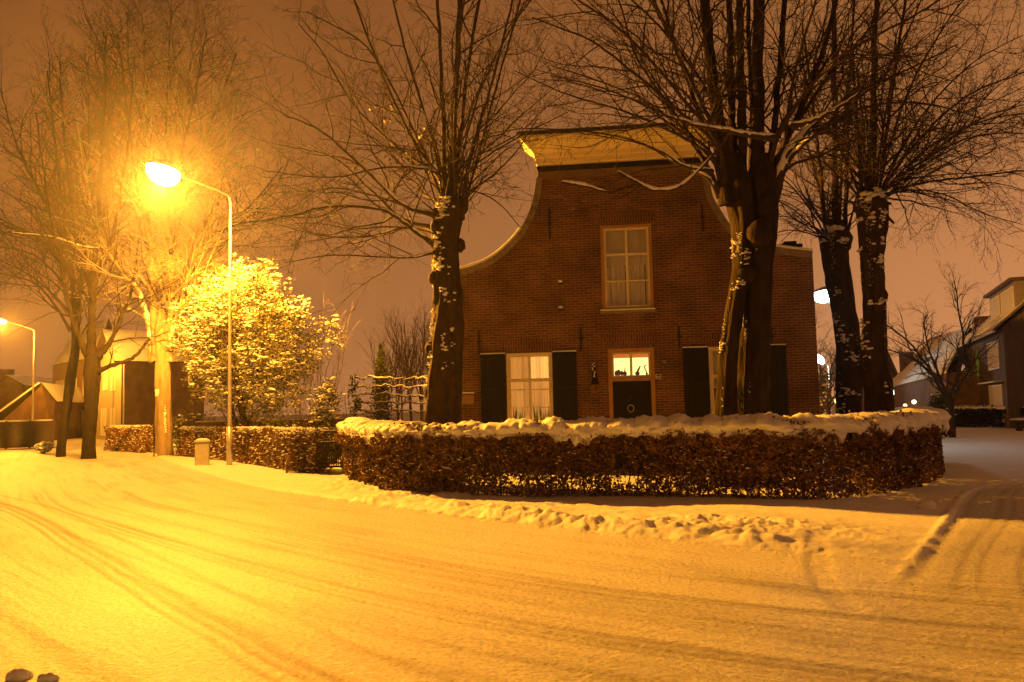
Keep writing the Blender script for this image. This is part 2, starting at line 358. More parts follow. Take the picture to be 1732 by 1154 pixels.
TRK = crom([(-30, 36), (-17, 23.6), tuple(G(15, 855))[:2], tuple(G(165, 933))[:2], tuple(G(325, 1020))[:2], tuple(G(430, 1072))[:2], tuple(G(590, 1154))[:2], (3.2, 0.5)], 12)[:, :2]
def ground_height(X, Y):
    d, s = sdist(X, Y, edge)
    d2, s2 = sdist(X, Y, side)              # >0 : right of the side kerb
    wear = np.zeros_like(X)
    z = 0.02 * fbm2(X * .35, Y * .35, 4, 3)
    on_side = (d2 > 0) & (d < 0) & (s2 > .01)
    notside = 1 - sstep(-2.2, .10, d2) * (d < 6)
    # --- main road : long arcs worn by wheels, running parallel to the kerb
    rd = sstep(-.05, .35, d)
    wob = .10 * fbm2(s * .25, d * 0, 3, 9)
    for c, w, a, wr in ((1.25, .08, .004, .15), (1.75, .06, .003, .12), (2.55, .05, .004, .30), (2.66, .03, .003, .3), (2.8, .03, .003, .2), (3.3, .07, .003, .2), (3.95, .06, .006, .6), (4.10, .03, .004, .4), (4.22, .03, .004, .3),
                        (4.75, .05, .003, .2), (6.5, .10, .005, .25), (7.3, .12, .007, .4), (9.0, .12, .006, .3)):
        k = np.exp(-((d + wob * 2 - c) / w) ** 2)
        brk = (.45 + .9 * vn2(s * .35, d * .3 + c, 21)) * sstep(23, 13, Y)
        z = z - k * a * brk; wear = wear + k * wr * brk
        k2 = np.exp(-((d + wob * 2 - c - w * 1.6) / (w * .6)) ** 2); z = z + k2 * a * .5
    dA = sdist(X, Y, TRK)[0]
    wob = wob * sstep(-9, -4, X)
    for c, w, a, wr in ((0, .06, .006, .7), (.14, .035, .005, .6), (.28, .03, .004, .5), (-.45, .05, .003, .3)):
        k = np.exp(-((dA + wob - c) / w) ** 2) * rd; z = z - k * a; wear = wear + k * wr
    z = z + rd * (.007 * fbm2(s * .8, d * 6, 4, 4) + .004 * fbm2(s * 2.5, d * 22, 3, 44) + .005 * fbm2(s * .5, d * 13, 3, 45))
    wear = wear + rd * .9 * np.clip(fbm2(s * .35, d * 11, 4, 46) - .02, 0, 1) * (.3 + vn2(s * .2, d * .7, 47))
    wear = wear + rd * .35 * np.clip(fbm2(s * .45, d * 2.6, 4, 15) * 2, 0, 1)
    # --- kerb bank: snow pushed up along the road edge
    lump = worley(X * 2.3 + .4 * fbm2(X, Y, 2, 2), Y * 2.3, 5)
    lump2 = worley(X * 5.2, Y * 5.2, 6)
    inb = sstep(.25, -.20, d) * sstep(-3.1, -2.0, d) * notside
    pv = sstep(.12, -.30, d) * notside
    z = z + pv * .035
    rough = inb * (.35 + .65 * sstep(.35, .6, vn2(X * .6, Y * .6, 31))) * (.30 + .70 * sstep(-7, -1.5, X))
    z = z + rough * (.02 + .03 * np.clip(.75 - lump, 0, 1) + .06 * np.clip(.5 - lump2, 0, 1) * vn2(X * 2, Y * 2, 71) + .17 * fbm2(X * 3.0, Y * 3.0, 6, 8) - .09 * np.abs(fbm2(X * 5, Y * 5, 4, 18)) + .03 * np.clip(.5 - worley(X * 11, Y * 11, 66), 0, 1))
    # a higher ridge of thrown-up clods
    rg = np.exp(-((d + .55 + .35 * fbm2(s * .5, s * 0, 2, 4)) / .30) ** 2) * notside * sstep(-3.0, -.5, X) * (1 - sstep(3.0, 4.2, X))
    z = z + rg * (.03 + .10 * np.clip(.72 - worley(X * 4.3 + fbm2(X * 3, Y * 3, 2, 1), Y * 4.3, 12), 0, 1) + .05 * np.clip(fbm2(X * 1.1, Y * 1.1, 2, 14) * 3, 0, 1))
    # tractor-tyre nicks along the edge
    nick = np.exp(-((d + .02) / .16) ** 2) * sstep(-5.2, -4.4, X) * (1 - sstep(-.6, .3, X))
    z = z - nick * .045 * np.clip(np.sin((s + d * 1.2) * 2 * math.pi / .30 + 2 * vn2(s, s * 0, 2)), 0, 1) ** 1.5
    # footpath trodden next to the hedge
    fp = np.exp(-((d + 2.65) / .55) ** 2) * notside
    z = z - fp * (.04 + .03 * np.clip(.45 - worley(X * 1.9, Y * 1.9, 17), 0, 1))
    # --- side road
    sr_ = sstep(.0, .5, d2) * (d < 3)
    for c, w, a in ((.45, .05, .008), (.62, .035, .007), (.95, .03, .009), (1.08, .03, .009), (1.21, .03, .009), (1.36, .03, .008), (1.9, .05, .008), (2.3, .035, .009), (2.43, .035, .009), (3.0, .06, .009), (3.3, .04, .007)):
        kk = .6 * np.exp(-((d2 + .08 * np.sin(s2 * .7) - c) / w) ** 2) * sstep(2.6, .2, d) * (s2 > .01)
        z = z - kk * a; wear = wear + kk * .35
    # kerb ridge of the side road, a raised lip with a shaded gully
    kd = np.exp(-((d2 + .07) / .065) ** 2) * (s2 > .01)
    z = z + kd * sstep(0, 1.6, s2) * (.010 + .030 * vn2(s2 * 2.6, s2 * 0, 3) + .03 * fbm2(X * 5, Y * 5, 3, 39))
    z = z - np.exp(-((d2 - .08) / .06) ** 2) * .012 * sstep(0, 1.6, s2)
    z = z + sr_ * .02 * fbm2(X * 2, Y * 2, 3, 41)
    # a curved drag mark across the corner
    drag = crom([tuple(G(1470, 890))[:2], tuple(G(1390, 905))[:2], tuple(G(1385, 950))[:2], tuple(G(1400, 990))[:2], tuple(G(1440, 1030))[:2]], 8)[:, :2]
    dd, _ = sdist(X, Y, drag); z = z - np.exp(-(dd / .12) ** 4) * .016
    # garden and open snow: gentle drifts
    gd = sstep(-3.4, -4.2, d) * sstep(0, -1.5, d2)
    z = z + gd * (.0 + .08 * fbm2(X * .8, Y * .8, 4, 51))
    # little grain everywhere
    z = z + .010 * fbm2(X * 9, Y * 9, 3, 61)
    reg = np.where((d > 0) , 0, np.where(on_side, 1, np.where(d > -3.5, 2, 3)))
    return z, np.clip(wear, 0, 1), reg

nr, nc = 600, 1000
yy = 2.6 * (95 / 2.6) ** (np.linspace(0, 1, nr)); cc = np.linspace(-.86, .86, nc)
Yg, Cg = np.meshgrid(yy, cc, indexing='ij'); Xg = Yg * Cg
Zg, Wg, Rg = ground_height(Xg, Yg)
far = sstep(60, 90, Yg); Zg = Zg * (1 - far)
V = np.stack([Xg, Yg, Zg], -1).reshape(-1, 3)
idx = np.arange(nr * nc).reshape(nr, nc)
Q = np.stack([idx[:-1, :-1], idx[:-1, 1:], idx[1:, 1:], idx[1:, :-1]], -1).reshape(-1, 4)
reg = Rg[:-1, :-1].ravel()
def sub(nm, k, mt, **kw):
    f = Q[reg == k]; u, inv = np.unique(f, return_inverse=True)
    o = obj_np(nm, V[u], inv.reshape(-1, 4), mt, smooth=True, attr=('wear', Wg.ravel()[u])); o['kind'] = 'structure'; return o
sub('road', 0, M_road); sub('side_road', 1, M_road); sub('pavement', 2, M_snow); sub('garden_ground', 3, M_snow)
b_ = MB(); b_.add([(-1500, -300, -.10), (1500, -300, -.10), (1500, 2500, -.10), (-1500, 2500, -.10)], [(0, 1, 2, 3)])
tag(b_.obj('ground', M_snow), kind='structure')

def gz(x, y):
    z, _, _ = ground_height(np.array([[float(x)]]), np.array([[float(y)]])); return float(z[0, 0])

# ------------------------------------------------------------------ main house
A = at(778, 700, 21.5); B = at(1374, 700, 20.45); A.z = 0; B.z = 0
uax = (B - A).normalized(); HW = (B - A).length; HROT = math.atan2(uax.y, uax.x)
nrm = Vector((-uax.y, uax.x, 0))    # inward (away from the camera)
def Hc(px, py, depth=0.0):
    d = ray(px, py); o = Vector((0, 0, CAMZ)); p0 = A + nrm * depth
    t = (p0 - o).dot(nrm) / d.dot(nrm); p = o + d * t - A
    return p.dot(uax), p.z
house = empty('brick_house', (A.x, A.y, 0), HROT, label='old brick house with bell-curved gable and pale yellow cornice behind the hedge', cat='house')

left_curve = [(778, 458), (800, 452), (828, 440), (853, 421), (878, 394), (895, 364), (905, 332), (910, 300)]
right_curve = [(1196, 290), (1203, 330), (1217, 357), (1237, 386), (1260, 404), (1285, 414), (1312, 420), (1374, 428)]
lc = [Hc(*p) for p in left_curve]; rc = [Hc(*p) for p in right_curve]
ztop = max(lc[-1][1], rc[0][1]) + .05
lcs = crom(lc, 5); rcs = crom(rc, 5)
lcs[0][0] = 0.0
outer = [(0, -.1)] + [tuple(p) for p in lcs] + [(lcs[-1][0], ztop), (rcs[0][0], ztop)] + [tuple(p) for p in rcs] + [(rcs[-1][0], -.1)]
HW = rcs[-1][0]
def rect(px0, px1, py0, py1):
    pm = (py0 + py1) / 2; u0, _ = Hc(px0, pm); u1, _ = Hc(px1, pm); _, z1 = Hc((px0 + px1) / 2, py0); _, z0 = Hc((px0 + px1) / 2, py1); return [u0, u1, z0, z1]
o_up = rect(1017, 1104, 380, 525)
o_dr = rect(1029, 1108, 589, 700); o_dr[2] = .12
o_wl = rect(857, 935, 597, 700); o_wl[2] = .75
o_wr = rect(1200, 1281, 586, 700); o_wr[2] = .75
def hole(r): u0, u1, z0, z1 = r; return [(u0, z0), (u1, z0), (u1, z1), (u0, z1)]
polys = [outer] + [hole(r) for r in (o_up, o_dr, o_wl, o_wr)]
flat = [p for pl in polys for p in pl]
tris = tessellate_polygon([[Vector((p[0], p[1], 0)) for p in pl] for pl in polys])
wb = MB(); TH = .32
wb.add([(p[0], 0, p[1]) for p in flat], tris)
wb.add([(p[0], TH, p[1]) for p in flat], [t[::-1] for t in tris])
for pl in polys:
    n = len(pl)
    wb.add([(p[0], 0, p[1]) for p in pl] + [(p[0], TH, p[1]) for p in pl], [(i, (i + 1) % n, n + (i + 1) % n, n + i) for i in range(n)])
HD = 13.0; ez = min(lcs[0][1], rcs[-1][1]) - .35
wb.box(.01, .30, TH, HD, -.1, ez); wb.box(HW - .30, HW - .01, TH, HD, -.1, ez); wb.box(.30, HW - .30, HD - .3, HD, -.1, ez)
wb.box(.3, HW - .3, TH + 2.6, TH + 2.7, -.1, ez)      # inner wall closing the front rooms
wb.obj('wall', M_brick, house)
# roof follows the curve of the gable, hidden behind it
ro = [(p[0], p[1] - .22) for p in lcs[1:]] + [(lcs[-1][0] + .6, ztop - .15), (rcs[0][0] - .6, ztop - .15)] + [(p[0], p[1] - .22) for p in rcs[:-1]]
rb = MB(); n = len(ro)
rb.add([(p[0], TH + .002, p[1]) for p in ro] + [(p[0], HD + .2, p[1]) for p in ro], [(i, i + 1, n + i + 1, n + i) for i in range(n - 1)] + [tuple(range(n, 2 * n))])
rb.obj('roof', M_roof, house)
# coping along the bell curve
def strip_along(pts, w_in, w_out, y0, y1):
    pts = np.array(pts); t = np.gradient(pts, axis=0); t /= np.linalg.norm(t, axis=1)[:, None]; nn = np.stack([-t[:, 1], t[:, 0]], 1)
    a = pts - nn * w_in; b = pts + nn * w_out; m = MB(); k = len(pts)
    vs = [(p[0], y0, p[1]) for p in a] + [(p[0], y0, p[1]) for p in b] + [(p[0], y1, p[1]) for p in b] + [(p[0], y1, p[1]) for p in a]
    fs = []
    for i in range(k - 1):
        for j in range(4):
            j2 = (j + 1) % 4; fs.append((j * k + i, j * k + i + 1, j2 * k + i + 1, j2 * k + i))
    fs += [(0, k, 2 * k, 3 * k), (k - 1, 4 * k - 1, 3 * k - 1, 2 * k - 1)]
    return m.add(vs, fs)
strip_along(lcs, .13, .03, -.04, TH + .04).obj('coping', M_stone, house)
strip_along(rcs, .13, .03, -.04, TH + .04).obj('coping', M_stone, house)
# snow on the flatter part of the copings
kk = 22
sc_ = strip_along(lcs[:kk] + np.array([0, .045]), .012, .05, -.06, TH + .05); sc_.obj('snow_cover', M_snowcap, house, bevel=.02)
sc_ = strip_along(rcs[16:] + np.array([0, .045]), .012, .05, -.06, TH + .05); sc_.obj('snow_cover', M_snowcap, house, bevel=.02)

# cornice: a stack of rectangles flaring outwards
cb_u0, cb_z0 = Hc(911, 291); _, cb_z1 = Hc(900, 229, -.4)
cb_u1 = rcs[0][0] + .03
prof = [(0, .03), (.07, .035), (.09, .06), (.26, .065), (.30, .085), (.34, .09), (.46, .10), (.52, .14), (.60, .19), (.70, .27), (.82, .35), (.90, .39), (.905, .42), (1.0, .43)]
hC = cb_z1 - cb_z0
def loft(prof, u0, u1, z0, h, depth):
    m = MB(); vs = []; fs = []
    for t, e_ in prof: z = z0 + t * h; vs += [(u0 - e_, -e_, z), (u1 + e_, -e_, z), (u1 + e_, depth + e_, z), (u0 - e_, depth + e_, z)]
    k = len(prof)
    for i in range(k - 1):
        for j in range(4): fs.append((i * 4 + j, i * 4 + (j + 1) % 4, i * 4 + 4 + (j + 1) % 4, i * 4 + 4 + j))
    fs += [(3, 2, 1, 0), tuple((k - 1) * 4 + j for j in range(4))]
    return m.add(vs, fs)
cz0 = cb_z0 + .13; cor = loft(prof, cb_u0, cb_u1, cz0, hC - .13, TH).obj('cornice', M_cornice, house)
loft([(0, .015), (1, .05)], cb_u0, cb_u1, cb_z0, .127, TH).obj('cornice_trim_board', M_dark, house)  # dark painted trim band below the cornice
loft([(0, .012), (1, .012)], cb_u0, cb_u1, cb_z0 - .20, .197, TH).obj('frieze_board', noise_mat('weathered_board', (.14, .09, .05), (.22, .15, .09), 3, .7, .2)[0], house)
gut = loft([(0, .47), (1, .50)], cb_u0, cb_u1, cz0 + hC - .127, .07, TH).obj('gutter', M_iron, house)
loft([(0, .40), (.6, .44), (1, .36)], cb_u0, cb_u1, cz0 + hC - .055, .05, TH).obj('snow_cover', M_snowcap, house)
# chimney stack behind the right shoulder
cu, cz = Hc(1337, 412, 4.0)
cm = MB().box(cu - .28, cu + .22, 3.8, 4.4, ez - .5, cz - .16); ch = cm.obj('chimney', M_brick, house)
MB().box(cu - .34, cu + .28, 3.74, 4.46, cz - .157, cz - .06).obj('chimney_cap', M_iron, ch)
MB().box(cu - .20, cu + .14, 3.85, 4.35, cz - .058, cz + .04).obj('chimney_cap', M_iron, ch)

# soldier arches over the openings, 3 mm proud
for r, hh in ((o_up, .30), (o_dr, .36), (o_wl, .32), (o_wr, .32)):
    u0, u1, z0, z1 = r; n = 12; vs = []
    for i in range(n + 1):
        t = i / n; bow = .05 * (1 - (2 * t - 1) ** 2); x0 = u0 - .03 + t * (u1 - u0 + .06); x1 = u0 - .15 + t * (u1 - u0 + .30)
        vs += [(x0, -.003, z1 + .004 + bow * .0), (x1, -.003, z1 + hh + bow)]
    MB().add(vs, [(2 * i, 2 * i + 2, 2 * i + 3, 2 * i + 1) for i in range(n)]).obj('brick_arch', M_arch, house)

def curtain_mat(name, em, st, col, vertical=26, var=.35):
    m, n, b = mat(name, col, .9, .1)
    t = node(n, 'ShaderNodeTexCoord'); mp = node(n, 'ShaderNodeMapping'); mp.inputs['Scale'].default_value = (vertical, 1, .25)
    no = node(n, 'ShaderNodeTexNoise'); no.inputs['Scale'].default_value = 1.0; no.inputs['Detail'].default_value = 3
    n.links.new(t.outputs['Object'], mp.inputs[0]); n.links.new(mp.outputs[0], no.inputs['Vector'])
    mr = node(n, 'ShaderNodeMapRange'); mr.inputs[1].default_value = .3; mr.inputs[2].default_value = .7; mr.inputs[3].default_value = st * (1 - var); mr.inputs[4].default_value = st * (1 + var)
    n.links.new(no.outputs['Fac'], mr.inputs[0]); b.inputs['Emission Color'].default_value = (*em, 1); n.links.new(mr.outputs[0], b.inputs['Emission Strength'])
    return m
M_curL = curtain_mat('lamplit_curtain', (1.0, .38, .065), .50, (.36, .28, .18))
M_curL2 = curtain_mat('lamplit_net_curtain', (1.0, .47, .10), 1.0, (.36, .28, .18))
M_curD = mat('unlit_curtain', (.66, .60, .52), .9, .1)[0]
M_curD2 = mat('unlit_blind', (.50, .45, .38), .9, .1)[0]
M_hall = emis('hall_lamp_light', (1.0, .76, .24), 1.9)
M_val = emis('red_lit_valance', (1.0, .22, .03), .72)
M_silh = mat('dark_ornament', (.20, .05, .02), .6)[0]

def curtain(name, u0, u1, z0, z1, y, m, parent, amp=.02, freq=26):
    n = 60; vs = []
    for i in range(n + 1):
        u = u0 + (u1 - u0) * i / n; yy_ = y + amp * math.sin(freq * u) + amp * .5 * math.sin(freq * 2.3 * u + 1)
        vs += [(u, yy_, z0), (u, yy_ * 1.0, z1)]
    return MB().add(vs, [(2 * i, 2 * i + 2, 2 * i + 3, 2 * i + 1) for i in range(n)]).obj(name, m, parent, smooth=True)

def window(r, cols, rows, casing=.075, mc=None, sash=.055, mun=.03, thick=None, label=None, y0=.03, bottom=True):
    """cased window: outer ochre casing, inner cream sash, glazing bars; rows = list of z of bars"""
    u0, u1, z0, z1 = r; e_ = .002
    c = MB(); c.box(u0 + e_, u0 + casing, -.015, .14, z0 + e_, z1 - e_).box(u1 - casing, u1 - e_, -.015, .14, z0 + e_, z1 - e_)
    c.box(u0 + casing, u1 - casing, -.013, .138, z1 - casing, z1 - e_)
    if bottom: c.box(u0 + casing, u1 - casing, -.013, .138, z0 + e_, z0 + casing)
    w = c.obj('window', mc or M_ochre, house)
    if label: w['label'] = label
    a0, a1, b0, b1 = u0 + casing, u1 - casing, z0 + casing, z1 - casing
    s_ = MB(); y1 = y0 + .05
    s_.box(a0, a0 + sash, y0, y1, b0, b1).box(a1 - sash, a1, y0, y1, b0, b1).box(a0 + sash, a1 - sash, y0 + .002, y1 - .002, b1 - sash, b1).box(a0 + sash, a1 - sash, y0 + .002, y1 - .002, b0, b0 + sash)
    mid = (a0 + a1) / 2
    s_.box(mid - mun, mid + mun, y0 + .004, y1 - .004, b0 + sash, b1 - sash)
    for zr, tk in rows: s_.box(a0 + sash, a1 - sash, y0 + .006, y1 - .006, zr - tk, zr + tk)
    s_.obj('sash', M_cream, w)
    MB().add([(a0, y0 + .025, b0), (a1, y0 + .025, b0), (a1, y0 + .025, b1), (a0, y0 + .025, b1)], [(0, 1, 2, 3)]).obj('pane', M_glass, w)
    return w, (a0, a1, b0, b1)

def zpx(px, py): return Hc(px, py)[1]
w1, q = window(o_up, 2, [(zpx(1060, 430), .03), (zpx(1060, 475), .014)], label='upstairs window with grey curtains')
a0, a1, b0, b1 = q; mid = (a0 + a1) / 2; zc = zpx(1060, 447)
curtain('blind', a0, a1, zc, b1, .19, M_curD2, w1, .004)
for (c0, c1) in ((a0, mid - .05), (mid + .0, a1 - .12), (a1 - .10, a1)):
    curtain('curtain', c0, c1, b0, zc + .3, .24, M_curD, w1, .018, 40)
u0, u1, z0, z1 = o_up
sl = MB().box(u0 - .05, u1 + .05, -.09, .0, z0 - .07, z0 - .002).obj('sill', M_stone, w1, bevel=.008)
MB().box(u0 - .06, u1 + .03, -.10, -.017, z0 - .001, z0 + .035).obj('snow_cover', M_snowcap, sl, bevel=.015)

w2, q = window(o_wl, 2, [(zpx(896, 643), .04), (zpx(896, 659), .012), (zpx(896, 690), .010)], casing=.045, mc=M_cream, label='lamplit ground floor window with net curtains and houseplants')
a0, a1, b0, b1 = q; mid = (a0 + a1) / 2; zt = zpx(896, 643)
curtain('curtain', a0, mid, zt, b1, .20, M_curL, w2, .012, 60); curtain('curtain', mid, a1, zt, b1, .20, M_curL2, w2, .012, 60)
curtain('curtain', a0, a1, b0 - .1, zt, .34, M_curL, w2, .03, 30)
M_plant = mat('houseplant_leaf', (.07, .14, .03), .5)[0]
M_pot = mat('terracotta', (.35, .12, .05), .7)[0]
for k, uu in enumerate((a0 + .12, a0 + .30, mid + .12, mid + .30, a1 - .10)):
    m = MB()
    for j in range(9):
        an = random.uniform(0, 6.28); ln = random.uniform(.40, .85); sp_ = random.uniform(.03, .13)
        p0 = Vector((uu, .18, b0 + .17)); p1 = p0 + Vector((math.cos(an) * sp_, math.sin(an) * .03, ln))
        sd = Vector((.018, 0, 0)); m.add([p0 - sd * .4, p0 + sd * .4, (p0 + p1) / 2 + sd, p1, (p0 + p1) / 2 - sd], [(0, 1, 2, 3, 4)])
    po = MB().tube([(uu, .18, b0 + .02), (uu, .18, b0 + .18)], [.05, .07], 10).obj('plant_pot', M_pot, w2)
    m.obj('houseplant', M_plant, po)
MB().box(o_wl[0] - .03, o_wl[1] + .03, -.08, 0, o_wl[2] - .07, o_wl[2] - .002).obj('sill', M_stone, w2)

w3, q = window(o_wr, 2, [(zpx(1240, 636), .04), (zpx(1240, 655), .012), (zpx(1240, 688), .010)], casing=.045, mc=M_cream, label='unlit ground floor window half hidden by the tree trunks')
a0, a1, b0, b1 = q; zt = zpx(1240, 655)
curtain('curtain', a0, a1, zt, b1, .22, M_curD, w3, .015, 40)
MB().box(o_wr[0] - .03, o_wr[1] + .03, -.08, 0, o_wr[2] - .07, o_wr[2] - .002).obj('sill', M_stone, w3)

# door with a transom light above it
u0, u1, z0, z1 = o_dr; zt = zpx(1067, 641); cas = .10
df = MB().box(u0 + .002, u0 + cas, -.02, .16, z0, z1 - .002).box(u1 - cas, u1 - .002, -.02, .16, z0, z1 - .002).box(u0 + cas, u1 - cas, -.018, .158, z1 - cas, z1 - .002).box(u0 + cas, u1 - cas, -.025, .158, zt - .05, zt + .03).obj('door_frame', M_ochre, house)
dw = MB(); D0, D1 = u0 + cas, u1 - cas
dw.box(D0, D1, .08, .13, z0, zt - .052)
for k in range(6):
    ww = (D1 - D0) / 6; dw.box(D0 + k * ww + .006, D0 + (k + 1) * ww - .006, .068, .08, z0 + .03, zt - .08)
door = dw.obj('door', M_dark, house)
ku, kz = Hc(1067, 691)
kn = MB(); kn.tube([(ku + .075 * math.sin(a_), .045, kz + .085 * math.cos(a_)) for a_ in np.linspace(0, 2 * math.pi, 17)], .012, 6, False)
kn.tube([(ku, .07, kz + .085), (ku, .035, kz + .085)], .02, 8); kn.obj('door_knocker', M_metal, door, smooth=True)
MB().box(ku - .05, ku + .05, .055, .068, kz + .24, kz + .34).obj('peep_hatch', M_iron, door, bevel=.01)
MB().box(u0 + .01, u1 - .01, -.22, -.001, -.1, z0 - .01).obj('doorstep', M_stone, house)
tb0, tb1 = zt + .03, z1 - cas; sm = .045
tr = MB().box(D0, D0 + sm, .03, .09, tb0, tb1).box(D1 - sm, D1, .03, .09, tb0, tb1).box(D0 + sm, D1 - sm, .032, .088, tb1 - sm, tb1).box(D0 + sm, D1 - sm, .032, .088, tb0, tb0 + sm * 1.3)
mid = (D0 + D1) / 2; tr.box(mid - .03, mid + .03, .034, .086, tb0 + sm * 1.3, tb1 - sm)
tw = tr.obj('transom_window', M_cream, house)
MB().add([(D0, .06, tb0), (D1, .06, tb0), (D1, .06, tb1), (D0, .06, tb1)], [(0, 1, 2, 3)]).obj('pane', M_glass, tw)
MB().box(D0 + .01, D1 - .01, .75, .76, tb0 - .4, tb1 + .25).obj('lit_hall_wall', M_hall, tw)
MB().box(D0 + .01, D1 - .01, .14, .15, tb1 - .13, tb1 + .02).obj('valance', M_val, tw)
zb = tb0 + sm * 1.3; DW = D1 - D0
for (fx, h, w_) in ((.10, .14, .04), (.17, .16, .05), (.25, .13, .035), (.33, .11, .05), (.66, .10, .055), (.90, .1, .02)):
    uu = D0 + fx * DW; o_ = MB().blob((uu, .16, zb + h * .45), w_, .03, h * .5, 6, 9, .15)
    if fx == .33: o_.tube([(uu, .16, zb + .08), (uu + .01, .16, zb + .24)], [.02, .004], 6)
    if fx == .66: o_.tube([(uu, .16, zb + .08), (uu + .06, .16, zb + .20), (uu + .08, .16, zb + .23)], [.03, .018, .012], 7)
    if fx == .90: o_.tube([(uu + .03, .16, zb), (uu - .05, .16, zb + .20), (uu - .02, .16, zb + .25)], [.012, .014, .018], 7)
    o_.obj('ornament', M_silh, tw, smooth=True)

# shutters opened flat against the wall
def shutter(px0, px1, py):
    pm = 650; a = Hc(px0, pm)[0]; b = Hc(px1, pm)[0]; zt_ = zpx((px0 + px1) / 2, py); m = MB()
    m.box(a, b, -.065, -.03, .72, zt_ - .02)
    k = 5; w_ = (b - a) / k
    for i in range(k): m.box(a + i * w_ + .006, a + (i + 1) * w_ - .006, -.078, -.065, .75, zt_ - .04)
    s_ = m.obj('shutter', M_dark, house)
    MB().box(a, b, -.085, -.028, zt_ - .018, zt_ + .006).obj('snow_cover', M_snowcap, s_)
    for zz in (1.1, 2.1): MB().box(a + .03, b - .03, -.084, -.078, zz, zz + .035).obj('hinge_strap', M_iron, s_)
shutter(814, 856, 598); shutter(936, 976, 594); shutter(1157, 1199, 587); shutter(1290, 1331, 583)

# iron wall anchors
for px, py0, py1 in ((810, 558, 600), (982, 553, 592), (1148, 551, 588), (929, 352, 405), (1187, 345, 392), (1304, 552, 588)):
    u, za = Hc(px, py0); _, zb_ = Hc(px, py1)
    m = MB(); m.box(u - .022, u + .022, -.03, -.003, zb_, za); m.box(u - .05, u + .05, -.05, -.03, (za + zb_) / 2 - .03, (za + zb_) / 2 + .03)
    m.obj('wall_anchor', M_iron, house, bevel=.005)
for px, py in ((948, 478), (949, 522)):
    u, z = Hc(px, py); m = MB(); m.box(u - .05, u + .05, -.10, -.002, z - .05, z - .01); o = m.obj('wall_bracket', M_iron, house, bevel=.004)
    MB().blob((u, -.06, z + .02), .065, .06, .05, 6, 10, .1).obj('snow_cover', M_snowcap, o, smooth=True)
# house number
def seg_digits(text, u, z, h, y, m):
    segs = {'6': 'afgecd', '2': 'abged'}; w_ = h * .5; t = h * .13
    for ch_ in text:
        for sgm in segs[ch_]:
            bx = {'a': (0, w_, h - t, h), 'g': (0, w_, h / 2 - t / 2, h / 2 + t / 2), 'd': (0, w_, 0, t), 'f': (0, t, h / 2, h), 'e': (0, t, 0, h / 2), 'b': (w_ - t, w_, h / 2, h), 'c': (w_ - t, w_, 0, h / 2)}[sgm]
            m.box(u + bx[0], u + bx[1], y - .008, y + (0.0005 * ord(sgm) % .002), z + bx[2], z + bx[3])
        u += w_ * 1.5
u, z = Hc(1109, 641)
m = MB(); seg_digits('62', u, z, .11, -.006, m); m.obj('house_number', M_cream, house)
# small bell plate by the door
u, z = Hc(1123, 613); MB().box(u - .05, u + .05, -.02, -.003, z - .03, z + .05).obj('bell_plate', M_stone, house, bevel=.01)

# letterbox on the wall at the left corner
def hw(u, y, z): return A + uax * u + nrm * y + Vector((0, 0, z))
u0, zt = Hc(779, 666); u1, zb_ = Hc(803, 683)
lb = empty('letterbox', hw((u0 + u1) / 2, 0, 0), HROT, label='small letterbox with a snowy lid on the brick wall beside the left shutter', cat='letterbox')
hw2 = (u1 - u0) / 2
MB().box(-hw2, hw2, -.14, -.003, zb_, zt - .03).obj('box_body', noise_mat('ochre_metal', (.30, .17, .07), (.38, .22, .09), 8, .5, 0)[0], lb, bevel=.008)
MB().box(-hw2 - .02, hw2 + .02, -.17, -.003, zt - .028, zt - .01).obj('box_lid', M_iron, lb)
MB().box(-hw2 - .015, hw2 + .015, -.165, -.005, zt - .009, zt + .02).obj('snow_cover', M_snowcap, lb, bevel=.01)
# dried bunch hanging by the door: long stems, dark body, pale heads at the bottom
u, zt = Hc(1005, 612); _, zb_ = Hc(1007, 664); pos = hw(u, -.10, 0)
bun = empty('hanging_bunch', pos, HROT, label='dark dried bunch hanging on the wall between window and door', cat='wall ornament')
L_ = zt - zb_; m = MB()
for k in range(26):
    a_ = random.uniform(0, 6.28); m.tube([(random.uniform(-.02, .02), 0, zt), (math.cos(a_) * .04, math.sin(a_) * .03, zt - L_ * .35), (math.cos(a_) * random.uniform(.04, .12), math.sin(a_) * .06, zt - L_ * .75)], [.006, .008, .012], 4)
m.obj('stems', M_iron, bun)
m = MB()
for k in range(26): m.blob((random.uniform(-.09, .07), random.uniform(-.08, .04), zb_ + random.uniform(0, .2)), .035, .03, .035, 4, 6, .2)
m.obj('seed_heads', mat('dried_heads', (.22, .12, .06), .9)[0], bun)
m = MB()
for k in range(9): m.blob((random.uniform(-.04, .01), -.06, zt - L_ * .05 - k * L_ * .055), .022, .02, .018, 4, 6, .3)
m.obj('snow_cover', M_snowcap, bun)

